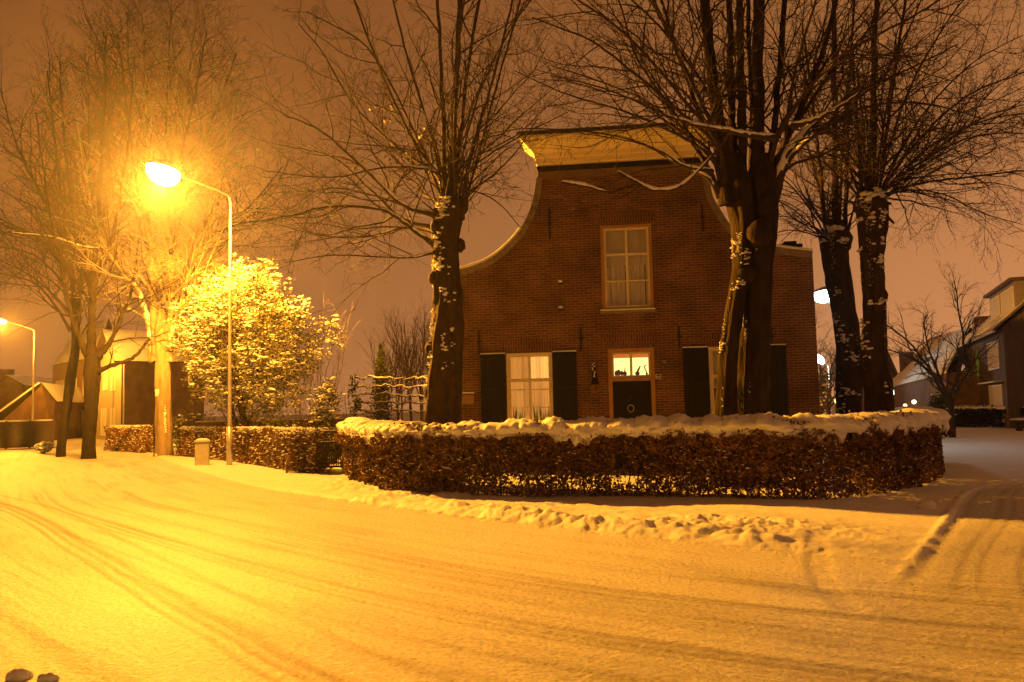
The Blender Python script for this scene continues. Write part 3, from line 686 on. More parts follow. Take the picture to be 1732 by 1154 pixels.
# ------------------------------------------------------------------ trees
class Tubes:
    def __init__(s): s.G = {}
    def add(s, P, rad, sides=4): s.G.setdefault((len(P), sides), []).append((P, rad))
    def obj(s, name, m, parent=None):
        VV = []; FF = []; off = 0
        for (n, sides), lst in s.G.items():
            P = np.array([q[0] for q in lst], float); rad = np.array([q[1] for q in lst], float); B_ = len(lst)
            t = np.empty_like(P); t[:, 1:-1] = P[:, 2:] - P[:, :-2]; t[:, 0] = P[:, 1] - P[:, 0]; t[:, -1] = P[:, -1] - P[:, -2]
            t /= np.sqrt((t * t).sum(2))[:, :, None] + 1e-9
            ref = np.where((np.abs(t[:, :, 2]).mean(1) < .8)[:, None], np.array([[0, 0, 1.]]), np.array([[1., 0, 0]]))[:, None, :]
            a = np.cross(t, np.broadcast_to(ref, t.shape)); a /= np.sqrt((a * a).sum(2))[:, :, None] + 1e-9; b = np.cross(a, t)
            w = np.arange(sides) * 2 * math.pi / sides
            v = P[:, :, None, :] + (a[:, :, None, :] * np.cos(w)[None, None, :, None] + b[:, :, None, :] * np.sin(w)[None, None, :, None]) * rad[:, :, None, None]
            i = np.arange(n - 1)[:, None] * sides; k = np.arange(sides)[None, :]; k2 = (k + 1) % sides
            F = np.stack([i + k, i + k2, i + sides + k2, i + sides + k], -1).reshape(-1, 4)
            F = (F[None] + (np.arange(B_) * n * sides)[:, None, None]).reshape(-1, 4) + off
            VV.append(v.reshape(-1, 3)); FF.append(F); off += B_ * n * sides
        return obj_np(name, np.concatenate(VV), [np.concatenate(FF)], m, parent, smooth=True)

def unit(v): return v / (math.sqrt(v[0] * v[0] + v[1] * v[1] + v[2] * v[2]) + 1e-9)
def rperp(r, t):
    v = r.normal(size=3); v -= t * v.dot(t); return unit(v)
def children(T, r, P, rad, L, lvl, C, t0=.15):
    if lvl >= C['max']: return
    nch = int(C['n'][lvl] * (0.75 + .5 * r.random())); n = len(P)
    for k in range(nch):
        t = t0 + (1 - t0) * ((k + r.random()) / nch); f = t * (n - 1); i = min(int(f), n - 2); p = P[i] + (P[i + 1] - P[i]) * (f - i)
        tg = unit(P[i + 1] - P[i]); rr = rad[i] + (rad[i + 1] - rad[i]) * (f - i)
        ang = C['ang'][lvl] * (.7 + .6 * r.random()); pv = rperp(r, tg)
        pv = unit(pv + np.array(C.get('bias', (0, 0, 0))) * .8)
        d = unit(tg * math.cos(ang) + pv * math.sin(ang))
        ln = L * C['len'][lvl] * (.55 + .7 * r.random()) * (1.15 - .65 * t)
        branch(T, r, p, d, ln, max(min(rr * .62, C['r'][lvl + 1]), .0035), lvl + 1, C)
TAPER = {n: (1 - .72 * np.linspace(0, 1, n + 1) ** .9) for n in range(1, 20)}
def branch(T, r, p, d, L, rad, lvl, C):
    n = C['seg'][lvl]; P = [p]; st = L / n; w = C['wob'][lvl]; trop = C['trop'][lvl]
    dx, dy, dz = d; x, y, z = p; W = (r.normal(size=(n, 3)) * w).tolist(); P = [(x, y, z)]
    for k in range(n):
        a = W[k]; dx += a[0]; dy += a[1]; dz += a[2] + trop; q = 1 / math.sqrt(dx * dx + dy * dy + dz * dz); dx *= q; dy *= q; dz *= q
        x += dx * st; y += dy * st; z += dz * st; P.append((x, y, z))
    P = np.array(P); R_ = rad * TAPER[n]; R_ = np.maximum(R_, .0028)
    T.add(P, R_, C['sides'][lvl]); children(T, r, P, R_, L, lvl, C)

CW = dict(cap=2.9, max=3, n=(9, 7, 5), ang=(.70, .75, .75), len=(.62, .50, .48), r=(.09, .024, .010, .0055), seg=(12, 9, 7, 4), wob=(.09, .15, .20, .24), trop=(.05, .02, .01, .0), sides=(8, 5, 4, 3))

def limbpath(r, pts, Y0, n=7):
    """pts: (px, py, dY)"""
    return crom([tuple(at(a, b, Y0 + c)) for a, b, c in pts], n)
def limb(T, r, pts, Y0, r0, r1, C, t0=.15, kids=1.0, snow=None, root=None):
    if root is not None: pts = [(root[0] + (pts[0][0] - root[0]) * .7, root[1], pts[0][2] * .6)] + list(pts)
    P = limbpath(r, pts, Y0); n = len(P); P[1:-1] += r.normal(size=(n - 2, 3)) * r0 * .12
    lin = np.linspace(0, 1, n); rad = (r0 + (r1 - r0) * lin ** .8) * (1 + .55 * np.exp(-lin * 9)); T.add(P, rad * (1 + .07 * r.normal(size=n).clip(-1.5, 1.5)), 9)
    L = np.linalg.norm(np.diff(P, axis=0), axis=1).sum()
    C2 = dict(C); C2['n'] = (int(C['n'][0] * kids * max(.5, L / 4.0)),) + C['n'][1:]
    C2['len'] = (min(C['len'][0], C.get('cap', 2.4) / L),) + C['len'][1:]
    if kids > 0: children(T, r, P, rad, L, 0, C2, t0)
    if snow is not None:
        k0, k1 = snow[1], snow[2]; i0 = int(k0 * (n - 1)); i1 = max(int(k1 * (n - 1)), i0 + 2)
        Q_ = P[i0:i1 + 1].copy(); rr = rad[i0:i1 + 1]; Q_[:, 2] += rr * .72 + .006
        env = np.sqrt(np.clip(np.sin(np.linspace(.12, 3.0, len(Q_))), .05, 1))
        snow[0].add(Q_, rr * 1.12 * env * (1 + .25 * r.normal(size=len(Q_)).clip(-1, 1)) + .004, 7)

def trunk(name, path, rads, m, parent, sides=36, per=14, flute=.08, burl=.10, seed=1, twist=0):
    P = crom(path, per); n = len(P); tt = np.linspace(0, len(rads) - 1, n); rad = np.interp(tt, range(len(rads)), rads)
    t = np.gradient(P, axis=0); t /= np.linalg.norm(t, axis=1)[:, None]
    ref = np.array([0, 1., 0]); a = np.cross(t, ref); a /= np.linalg.norm(a, axis=1)[:, None]; b = np.cross(a, t)
    w = np.arange(sides) * 2 * math.pi / sides
    ww = w[None, :] + twist * P[:, 2:3]
    dirs = a[:, None, :] * np.cos(w)[None, :, None] + b[:, None, :] * np.sin(w)[None, :, None]
    pos = P[:, None, :] + dirs * rad[:, None, None]
    cs = np.stack([np.cos(ww) * 1.6, np.sin(ww) * 1.6, np.broadcast_to(P[:, 2:3] * .55, ww.shape)], -1).reshape(-1, 3)
    nz = (vn3(cs + 5, seed) - .5) * 2 * burl + (vn3(cs * np.array([2.2, 2.2, 1.2]), seed + 3) - .5) * 2 * flute + (vn3(cs * np.array([5, 5, 2.6]), seed + 5) - .5) * flute * .9 + (vn3(cs * np.array([10, 10, 8]), seed + 6) - .5) * flute * .7
    pos = pos + dirs * (rad[:, None] * nz.reshape(n, sides))[:, :, None]
    i = np.arange(n - 1)[:, None] * sides; k = np.arange(sides)[None, :]; k2 = (k + 1) % sides
    F = np.stack([i + k, i + k2, i + sides + k2, i + sides + k], -1).reshape(-1, 4)
    Vv = pos.reshape(-1, 3); top = len(Vv); Vv = np.concatenate([Vv, P[-1:][:, :] + np.array([[0, 0, rad[-1] * .4]])])
    ft = np.stack([(n - 1) * sides + np.arange(sides), (n - 1) * sides + (np.arange(sides) + 1) % sides, np.full(sides, top)], -1)
    return obj_np(name, Vv, [F, ft], m, parent, smooth=True), P, rad, a, b

def inst(V0, F0, mats, offs):
    """replicate a small mesh: mats (n,3,3), offs (n,3)"""
    V = np.einsum('nij,kj->nki', mats, V0) + offs[:, None, :]; k = len(V0)
    F = F0[None] + (np.arange(len(offs)) * k)[:, None, None]
    return V.reshape(-1, 3), F.reshape(-1, F0.shape[1])
def rand_rot(r, n):
    q = r.normal(size=(n, 4)); q /= np.linalg.norm(q, axis=1)[:, None]; w, x, y, z = q.T
    return np.stack([1 - 2 * (y * y + z * z), 2 * (x * y - z * w), 2 * (x * z + y * w), 2 * (x * y + z * w), 1 - 2 * (x * x + z * z), 2 * (y * z - x * w), 2 * (x * z - y * w), 2 * (y * z + x * w), 1 - 2 * (x * x + y * y)], -1).reshape(n, 3, 3)
LEAFV = np.array([[-.5, 0, 0], [0, -.30, .06], [.5, 0, 0], [0, .30, .06]]); LEAFF = np.array([[0, 1, 2, 3]])
# a small rounded snow clod
def clod():
    vs = [(0, 0, 1)]; seg = 7
    for th, rr in ((.55, .62), (1.15, .95), (1.75, .9)):
        for k in range(seg): vs.append((rr * math.cos(2 * math.pi * k / seg), rr * math.sin(2 * math.pi * k / seg), math.cos(th)))
    vs.append((0, 0, -.35)); fs = []
    for k in range(seg):
        k2 = (k + 1) % seg; fs += [(0, 1 + k, 1 + k2)]
        for j in range(2):
            a = 1 + j * seg; fs += [(a + k, a + seg + k, a + seg + k2), (a + k, a + seg + k2, a + k2)]
        fs += [(1 + 2 * seg + k, len(vs) - 1, 1 + 2 * seg + k2)]
    return np.array(vs, float), np.array(fs)
CLV, CLF = clod()
class SnowLimbs:
    def __init__(s): s.L = []
    def add(s, P, rad, sides): t = Tubes(); t.add(P, rad, sides); s.L.append(t)
    def obj(s, name, m, parent=None):
        for t in s.L: t.obj(name, m, parent)
def clods(name, pts, size, m, parent, r, flat=.6):
    n = len(pts); s = size * (.5 + r.random(n)); mt = np.zeros((n, 3, 3)); a = r.random(n) * 6.28
    sx_, sy_ = s * (.8 + .6 * r.random(n)), s * (.8 + .4 * r.random(n))
    mt[:, 0, 0] = np.cos(a) * sx_; mt[:, 0, 1] = -np.sin(a) * sy_; mt[:, 1, 0] = np.sin(a) * sx_; mt[:, 1, 1] = np.cos(a) * sy_; mt[:, 2, 2] = s * flat
    V, F = inst(CLV, CLF, mt, np.asarray(pts)); return tag(obj_np(name, V, [F], m, parent, smooth=True), kind='stuff')
def trunk_snow(P, rad, a, b, parent, r, n, size, ang=(4.4, 6.7), tr=(0, 1), out=.98, name='snow_patches', patch=None):
    """snow stuck on one side of a trunk; angle 0 faces -x, 4.7 faces the road"""
    pts = []; per = 1 if name == 'snow_crust' else 11
    while len(pts) < n * per:
        t = tr[0] + (tr[1] - tr[0]) * r.random(); w = ang[0] + (ang[1] - ang[0]) * r.random()
        if patch is not None and vn3(np.array([[t * patch, w * 1.5, 3.3]]), 77)[0] < .60: continue
        for q in range(per):
            f = min(max(t + (r.normal() * .010 if per > 1 else 0), 0), .999) * (len(P) - 1); i = min(int(f), len(P) - 2); w2 = w + (r.normal() * .30 if per > 1 else 0)
            p = P[i] + (P[i + 1] - P[i]) * (f - i); d = a[i] * math.cos(w2) + b[i] * math.sin(w2); pts.append(p + d * rad[i] * out * (1 + .05 * r.normal()))
    return clods(name, np.array(pts), size * (1 if per == 1 else .62), M_snowcap, parent, r, .7)

# ---- tree D: ivy-wrapped trunk left of the house
YD = 18.3
def tree_root(name, px, Y, label, group=None):
    p = at(px, 700, Y); return empty(name, (0, 0, 0), 0, label=label, cat='tree', group=group)
r = np.random.default_rng(11)
tD = tree_root('bare_tree', 745, YD, 'bare tree with snow clumps on its thick trunk at the left corner of the house')
base = G(745, 800); bD = at(745, 820, YD)
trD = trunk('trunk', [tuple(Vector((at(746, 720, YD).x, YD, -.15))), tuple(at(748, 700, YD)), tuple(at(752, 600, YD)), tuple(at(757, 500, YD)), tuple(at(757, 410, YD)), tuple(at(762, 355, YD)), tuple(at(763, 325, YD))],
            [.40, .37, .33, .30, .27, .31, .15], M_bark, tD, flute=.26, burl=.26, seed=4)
trunk_snow(*trD[1:], tD, r, 34, .060, (4.5, 6.9), (.25, .95))
trunk_snow(*trD[1:], tD, r, 600, .012, (4.4, 6.8), (.05, .95), patch=5, name='snow_crust')
for px, py, dy, a_ in ((733, 470, -.1, .11), (742, 540, -.15, .13), (778, 415, -.05, .12), (728, 590, -.1, .12), (774, 505, -.1, .10), (737, 385, -.1, .12), (783, 350, 0, .13), (727, 665, -.1, .12), (765, 640, -.25, .11)):
    MB().blob(at(px, py, YD + dy), a_, a_ * .9, a_ * 1.3, 9, 14, .10).obj('burl', M_bark, tD, smooth=True)
T = Tubes(); TS = SnowLimbs()
D_l = [
 ([(758, 350, 0), (768, 200, 0), (775, 60, .2), (782, -120, .3)], .10, .05, .9), ([(765, 350, .1), (778, 230, .5), (800, 60, 1), (835, -120, 1.4)], .07, .03, 1),
 ([(752, 345, 0), (750, 200, -.4), (742, 50, -.6), (738, -110, -.8)], .065, .03, 1), ([(750, 350, 0), (735, 250, .4), (690, 100, .8), (650, -60, 1.2)], .05, .02, 1),
 ([(785, 330, 0), (800, 250, -.3), (840, 110, -.8), (880, -60, -1.2)], .05, .02, 1), ([(790, 335, 0), (830, 180, .5), (875, 20, 1.0), (900, -90, 1.2)], .04, .016, 1),
 ([(768, 345, -.1), (772, 140, -1.0), (790, -60, -1.8)], .06, .02, 1),
 ([(750, 310, 0), (700, 240, -.5), (640, 110, -.9), (585, -40, -1.2)], .05, .018, 1),
 ([(745, 330, .1), (690, 200, .9), (620, 80, 1.6), (520, 20, 2.2)], .045, .014, 1),
 ([(742, 300, 0), (680, 255, .6), (600, 180, 1.0), (545, 90, 1.3), (505, 40, 1.5)], .045, .012, 1),
 ([(738, 365, 0), (680, 345, -.6), (610, 280, -1.1), (540, 220, -1.6), (480, 195, -2.0)], .048, .012, 1),
 ([(738, 385, 0), (680, 370, .5), (625, 320, .9), (560, 265, 1.4), (470, 245, 1.8)], .045, .012, 1),
 ([(735, 415, 0), (700, 390, -.3), (645, 355, -.8), (560, 350, -1.3), (490, 365, -1.7), (400, 380, -2.0)], .05, .012, 1.1),
 ([(740, 395, 0), (690, 385, .9), (620, 400, 1.4), (530, 395, 1.9), (470, 350, 2.2)], .04, .010, 1),
 ([(742, 300, 0), (700, 283, -.8), (640, 285, -1.3), (560, 300, -1.7), (450, 290, -2)], .035, .010, 1),
 ([(740, 425, 0), (700, 435, -.5), (650, 435, -.9), (560, 432, -1.3), (480, 445, -1.6)], .028, .008, .8),
 ([(790, 330, 0), (830, 300, .4), (870, 260, .8), (910, 200, 1.1)], .035, .010, .8),
 ([(785, 325, 0), (820, 330, -.5), (850, 350, -.9), (880, 385, -1.2)], .022, .007, .7),
 ([(782, 305, 0), (830, 260, .7), (900, 220, 1.2), (960, 190, 1.7)], .03, .009, .9),
 ([(775, 300, 0), (810, 160, -1.2), (870, 40, -2.2), (930, -40, -3)], .035, .012, .9),
]
for k, (pts, r0, r1, kd) in enumerate(D_l):
    limb(T, r, pts, YD, r0, r1, CW, .12, kd * (.6 if k < 7 else 1.0), snow=(TS, .0, .55) if k in (12, 15, 10, 14) else None, root=(760, 372) if pts[0][1] < 352 else None)
T.obj('crown', M_twig, tD); TS.obj('snow_cover', M_snowcap, tD)
# clusters of clinging dead leaves in the crown
pts = []
for c in ((700, 250), (655, 190), (690, 275), (715, 240), (735, 235)):
    q_ = np.array(at(c[0], c[1], YD)); pts.append(q_ + r.normal(size=(40, 3)) * np.array([.16, .2, .12]))
pts = np.concatenate(pts); V_, F_ = inst(LEAFV * .09, LEAFF, rand_rot(r, len(pts)), pts); obj_np('dead_leaves', V_, [F_], M_leafb, tD)

# ---- tree E: two trunks grown into one, in front of the house
YE = 17.2; r = np.random.default_rng(12)
tE = tree_root('bare_tree', 1260, YE, 'massive twin-trunked bare tree in front of the brick house, beside the door')
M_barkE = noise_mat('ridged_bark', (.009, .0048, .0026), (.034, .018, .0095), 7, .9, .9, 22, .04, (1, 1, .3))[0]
g0 = at(1216, 700, YE - .25)
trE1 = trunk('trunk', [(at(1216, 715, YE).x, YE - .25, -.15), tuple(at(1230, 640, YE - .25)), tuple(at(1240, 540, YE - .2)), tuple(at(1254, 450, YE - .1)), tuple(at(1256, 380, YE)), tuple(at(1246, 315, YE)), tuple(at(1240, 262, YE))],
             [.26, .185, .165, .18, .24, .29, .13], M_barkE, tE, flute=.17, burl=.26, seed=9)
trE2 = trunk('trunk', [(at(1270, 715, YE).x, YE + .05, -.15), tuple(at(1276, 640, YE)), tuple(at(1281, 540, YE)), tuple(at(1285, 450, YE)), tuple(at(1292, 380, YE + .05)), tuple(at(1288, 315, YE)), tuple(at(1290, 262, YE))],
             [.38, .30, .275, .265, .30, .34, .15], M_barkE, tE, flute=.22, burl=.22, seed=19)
trunk_snow(*trE1[1:], tE, r, 330, .012, (5.1, 6.5), (.0, .62), name='snow_crust', patch=7)
trunk_snow(*trE2[1:], tE, r, 300, .012, (4.9, 6.3), (.0, .55), name='snow_crust', patch=7)
trunk_snow(*trE1[1:], tE, r, 7, .045, (4.6, 6.6), (.2, .6))
# burl with a round scar
for px, py, dy, a_, b_, c_ in ((1284, 395, -.3, .24, .20, .30), (1300, 340, -.25, .20, .20, .26), (1262, 465, -.22, .20, .16, .18)):
    MB().blob(at(px, py, YE + dy), a_, b_, c_, 10, 16, .08).obj('burl', M_barkE, tE, smooth=True)
T = Tubes(); TS = SnowLimbs(); TL = Tubes()
E_poles = [([(1222, 250, 0), (1205, 130, .1), (1192, 0, .2), (1180, -160, .3)], .15, .09, .8), ([(1240, 240, .2), (1236, 100, .4), (1232, -120, .6)], .10, .06, .7),
 ([(1255, 240, 0), (1252, 100, -.3), (1250, -140, -.5)], .11, .07, .7), ([(1283, 240, 0), (1282, 100, 0), (1285, -140, 0)], .15, .10, .7),
 ([(1272, 230, .5), (1268, 80, .9), (1262, -100, 1.2)], .07, .04, .7), ([(1305, 250, .3), (1318, 120, .6), (1335, -100, 1)], .09, .05, .9),
 ([(1315, 270, 0), (1370, 150, .4), (1410, 20, .8), (1430, -90, 1)], .09, .04, 1)]
for pts, r0, r1, kd in E_poles: limb(TL, r, pts, YE, r0, r1, CW, .25, kd, root=(1262, 345))
E_l = [
 ([(1215, 260, 0), (1175, 170, .6), (1140, 70, 1.1), (1100, -60, 1.6)], .07, .02, 1, 0), ([(1210, 230, 0), (1160, 120, -.6), (1110, 10, -1), (1070, -90, -1.4)], .06, .02, 1, 0),
 ([(1205, 300, 0), (1160, 220, .4), (1110, 150, .8), (1070, 80, 1.2), (1040, -30, 1.6)], .06, .016, 1, 0),
 ([(1210, 270, .1), (1150, 215, 1.0), (1090, 170, 1.6), (1020, 140, 2.2), (930, 110, 2.6)], .05, .012, 1, 0),
 ([(1213, 250, 0), (1150, 190, -.8), (1080, 130, -1.3), (1000, 70, -1.8), (900, 30, -2.2)], .05, .012, 1.1, 0),
 ([(1215, 245, -.2), (1140, 150, -1.1), (1060, 60, -1.8), (960, -10, -2.4), (900, -30, -2.7)], .045, .012, 1.1, 0),
 ([(1205, 270, 0), (1140, 225, .2), (1060, 190, .4), (960, 160, .7), (870, 120, 1.0)], .045, .010, 1.1, 0),
 ([(1196, 300, 0), (1150, 280, .3), (1090, 245, .5), (1010, 225, .7), (900, 218, .9), (830, 225, 1)], .035, .008, .9, .5),
 ([(1230, 225, 0), (1160, 100, 1.2), (1080, 10, 2), (980, -70, 2.8)], .05, .015, 1, 0),
 ([(1330, 260, 0), (1390, 200, .4), (1440, 160, .7), (1520, 125, 1.0), (1620, 75, 1.4)], .06, .014, 1.1, .45),
 ([(1310, 245, -.2), (1360, 160, -.9), (1430, 90, -1.5), (1540, 30, -2.1), (1640, -30, -2.6)], .055, .014, 1.1, 0),
 ([(1335, 270, 0), (1400, 215, -.6), (1470, 180, -1.1), (1560, 175, -1.6), (1660, 200, -2.0)], .05, .011, 1.1, .35),
 ([(1325, 250, .2), (1400, 130, 1.1), (1480, 40, 1.8), (1580, -60, 2.5)], .05, .014, 1, 0),
 ([(1332, 285, 0), (1390, 262, .3), (1450, 235, .6), (1530, 220, .9), (1620, 225, 1.3)], .035, .009, .9, 0),
 ([(1325, 250, 0), (1345, 120, -.8), (1380, 0, -1.6), (1400, -80, -2)], .045, .015, 1, 0),
]
for pts, r0, r1, kd, sn in E_l: limb(T, r, pts, YE, r0 * 1.1, r1, CW, .22, kd, root=(1262, 335), snow=(TS, 0, sn) if sn else None)
CN = dict(CW); CN['n'] = (5, 3, 2)
# snow laden low limbs reaching across the cornice, and the sawn-off ones
limb(T, r, [(1310, 235, -.5), (1270, 230, -.9), (1230, 222, -1.2), (1180, 212, -1.4), (1130, 197, -1.6), (1095, 180, -1.8), (1020, 150, -2.0), (930, 128, -2.2)], YE, .05, .010, CW, .45, .8, snow=(TS, 0, .62))
limb(T, r, [(1205, 290, -.1), (1160, 282, -.5), (1120, 258, -.8), (1070, 240, -1.0), (980, 225, -1.2)], YE, .035, .008, CN, .3, 1, snow=(TS, 0, .5))
limb(T, r, [(1340, 215, -.6), (1385, 200, -.9), (1440, 168, -1.1), (1480, 135, -1.3)], YE, .05, .012, CN, .3, 1, snow=(TS, 0, .8))
limb(T, r, [(1235, 228, -1.1), (1190, 280, -1.4), (1150, 315, -1.5), (1110, 322, -1.6), (1075, 308, -1.6), (1045, 292, -1.6)], YE, .018, .034, CN, .9, .1, snow=(TS, .15, 1))
limb(T, r, [(1075, 312, -1.6), (1030, 325, -1.6), (990, 315, -1.6), (950, 309, -1.6)], YE, .012, .034, CN, .9, 0, snow=(TS, .4, 1))
limb(T, r, [(1085, 312, -1.6), (1050, 335, -1.7), (1010, 348, -1.7), (970, 358, -1.8)], YE, .012, .005, CN, .5, .3)
TL.obj('limbs', M_barkE, tE); T.obj('crown', M_twig, tE); TS.obj('snow_cover', M_snowcap, tE)

# ---- tree F and G at the right corner
CF = dict(CW); CF['n'] = (8, 7, 5)
YF = 22.5; r = np.random.default_rng(13)
tF = tree_root('pollard_tree', 1430, YF, 'dark pollarded tree beside the house, a white street lamp behind its trunk')
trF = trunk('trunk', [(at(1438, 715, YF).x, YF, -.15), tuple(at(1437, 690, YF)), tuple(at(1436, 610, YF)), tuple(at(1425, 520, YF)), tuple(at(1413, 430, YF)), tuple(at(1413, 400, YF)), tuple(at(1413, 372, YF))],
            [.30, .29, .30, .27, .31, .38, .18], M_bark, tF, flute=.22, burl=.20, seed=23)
trunk_snow(*trF[1:], tF, r, 14, .07, (4.0, 6.7), (.1, .85)); trunk_snow(*trF[1:], tF, r, 350, .011, (4.0, 6.7), (.05, .9), patch=8, name='snow_crust'); trunk_snow(*trF[1:], tF, r, 4, .10, (3.8, 6.4), (.86, .97), .95, name='snow_on_head')
for px, py, dy, a_ in ((1398, 410, 0, .16), (1430, 412, -.1, .16), (1404, 465, -.1, .12), (1424, 560, -.1, .13), (1450, 610, -.1, .12), (1432, 480, -.1, .10)):
    MB().blob(at(px, py, YF + dy), a_, a_ * .9, a_ * 1.3, 9, 14, .10).obj('burl', M_bark, tF, smooth=True)
T = Tubes()
for pts, r0, r1, kd in [([(1413, 400, 0), (1412, 280, 0), (1410, 100, 0), (1408, -60, 0)], .13, .05, 1), ([(1398, 400, 0), (1388, 300, -.2), (1378, 200, -.4), (1360, 60, -.6)], .08, .025, 1),
   ([(1428, 400, 0), (1432, 300, .2), (1436, 160, .4), (1445, 0, .6)], .08, .03, 1), ([(1420, 395, .2), (1425, 260, .7), (1435, 120, 1.1)], .05, .02, 1),
   ([(1395, 405, 0), (1370, 380, .2), (1335, 350, .5), (1290, 330, .8)], .04, .010, 1), ([(1398, 402, 0), (1360, 340, -.4), (1320, 300, -.8), (1270, 270, -1.2)], .04, .010, 1),
   ([(1395, 410, 0), (1368, 395, -.3), (1330, 390, -.6), (1300, 400, -.9)], .03, .008, .8), ([(1402, 400, 0), (1375, 280, .6), (1340, 180, 1.2), (1300, 90, 1.6)], .05, .014, 1),
   ([(1432, 398, 0), (1450, 330, -.5), (1480, 220, -1), (1500, 120, -1.4)], .045, .012, 1)]:
    limb(T, r, pts, YF, r0, r1, CF, .15, kd, root=(1413, 440))
T.obj('crown', M_twig, tF)

YG = 20.0; r = np.random.default_rng(14)
tG = tree_root('pollard_tree', 1480, YG, 'rightmost pollarded tree with wide drooping twigs and patches of snow on its trunk')
trG = trunk('trunk', [(at(1487, 715, YG).x, YG, -.15), tuple(at(1486, 690, YG)), tuple(at(1480, 600, YG)), tuple(at(1480, 520, YG)), tuple(at(1474, 430, YG)), tuple(at(1474, 370, YG)), tuple(at(1472, 345, YG)), tuple(at(1472, 315, YG))],
            [.34, .29, .27, .27, .26, .30, .35, .16], M_bark, tG, flute=.22, burl=.18, seed=33)
trunk_snow(*trG[1:], tG, r, 20, .075, (4.0, 6.7), (.03, .85)); trunk_snow(*trG[1:], tG, r, 400, .011, (4.0, 6.7), (.03, .9), patch=8, name='snow_crust'); trunk_snow(*trG[1:], tG, r, 4, .10, (3.8, 6.4), (.86, .97), .95, name='snow_on_head')
for px, py, dy, a_ in ((1458, 365, 0, .14), (1490, 372, -.1, .14), (1463, 430, -.1, .11), (1494, 500, -.1, .11), (1468, 560, -.1, .12), (1494, 625, -.1, .12), (1470, 650, -.15, .11), (1488, 455, -.1, .10)):
    MB().blob(at(px, py, YG + dy), a_, a_ * .9, a_ * 1.3, 9, 14, .10).obj('burl', M_bark, tG, smooth=True)
T = Tubes()
CG = dict(CW); CG['trop'] = (.03, .0, -.02, -.04); CG['n'] = (11, 8, 5)
G_l = [([(1472, 340, 0), (1478, 200, 0), (1480, 60, 0), (1485, -100, 0)], .12, .05, .9), ([(1460, 340, 0), (1450, 220, .2), (1440, 60, .4)], .07, .03, .9),
 ([(1485, 335, 0), (1500, 220, -.3), (1520, 80, -.6), (1540, -60, -.9)], .07, .025, 1), ([(1465, 338, .1), (1462, 240, .8), (1450, 120, 1.4)], .05, .02, .9),
 ([(1490, 330, 0), (1550, 280, .4), (1620, 240, .8), (1700, 225, 1.2), (1800, 235, 1.6)], .05, .012, 1.1),
 ([(1490, 335, 0), (1560, 310, -.5), (1640, 300, -1.0), (1730, 290, -1.5), (1830, 300, -2)], .045, .011, 1.1),
 ([(1490, 338, 0), (1540, 322, .3), (1600, 330, .6), (1660, 360, .9), (1730, 380, 1.1)], .035, .008, 1.0),
 ([(1488, 328, 0), (1560, 230, -.6), (1640, 160, -1.2), (1740, 120, -1.8)], .05, .012, 1.1), ([(1488, 330, 0), (1550, 210, .8), (1640, 110, 1.5), (1730, 60, 2.1)], .05, .012, 1.1),
 ([(1485, 328, 0), (1530, 170, .4), (1600, 40, .9), (1680, -60, 1.4)], .05, .013, 1.1), ([(1480, 325, 0), (1510, 130, -1.0), (1570, -30, -1.8)], .045, .013, 1),
 ([(1455, 335, 0), (1420, 250, .4), (1380, 180, .8), (1340, 120, 1.2)], .04, .010, 1), ([(1455, 338, 0), (1410, 290, -.4), (1370, 260, -.8), (1330, 250, -1.2)], .035, .009, 1),
 ([(1488, 332, 0), (1570, 265, 1.2), (1660, 200, 2.2), (1760, 170, 3.0)], .045, .011, 1.1), ([(1488, 334, 0), (1570, 250, -1.2), (1680, 200, -2.2), (1800, 190, -3.0)], .045, .011, 1.1)]
for pts, r0, r1, kd in G_l: limb(T, r, pts, YG, r0, r1, CG, .16, kd, root=(1474, 380))
for k, (x0, y0, x1, y1) in enumerate(((1494, 342, 1508, 345), (1492, 358, 1512, 378), (1488, 380, 1500, 384), (1462, 350, 1450, 340))):   # sawn stubs
    T.add(np.array([at(x0, y0, YG - .1), at((x0 + x1) / 2, (y0 + y1) / 2, YG - .1), at(x1, y1, YG - .15)]), [.05, .04, .028], 6)
T.obj('crown', M_twig, tG)

# ---- left hand trees
M_twigD = noise_mat('dark_twig_bark', (.012, .008, .005), (.030, .019, .012), 9, .9, 0)[0]
CL = dict(cap=4.2, max=3, n=(13, 9, 6), ang=(.80, .80, .80), len=(.62, .52, .48), r=(.10, .035, .014, .008), seg=(12, 9, 7, 4), wob=(.08, .14, .18, .22), trop=(.05, .06, .04, .02), sides=(8, 5, 4, 3))
YC = G(272, 772).y; r = np.random.default_rng(15)
tC = tree_root('bare_tree', 272, YC, 'pale brightly lit tree beside the street lamp, its trunk breaking the low hedge')
trC = trunk('trunk', [(at(277, 760, YC).x, YC, -.15), tuple(at(277, 755, YC)), tuple(at(276, 680, YC)), tuple(at(275, 600, YC)), tuple(at(273, 560, YC)), tuple(at(273, 525, YC))], [.40, .32, .29, .285, .31, .13], M_barkL, tC, flute=.17, burl=.08, seed=43)
trunk_snow(*trC[1:], tC, r, 160, .030, (4.0, 5.6), (.05, .45), name='snow_crust', patch=9)
T = Tubes(); TL = Tubes(); TS = SnowLimbs()
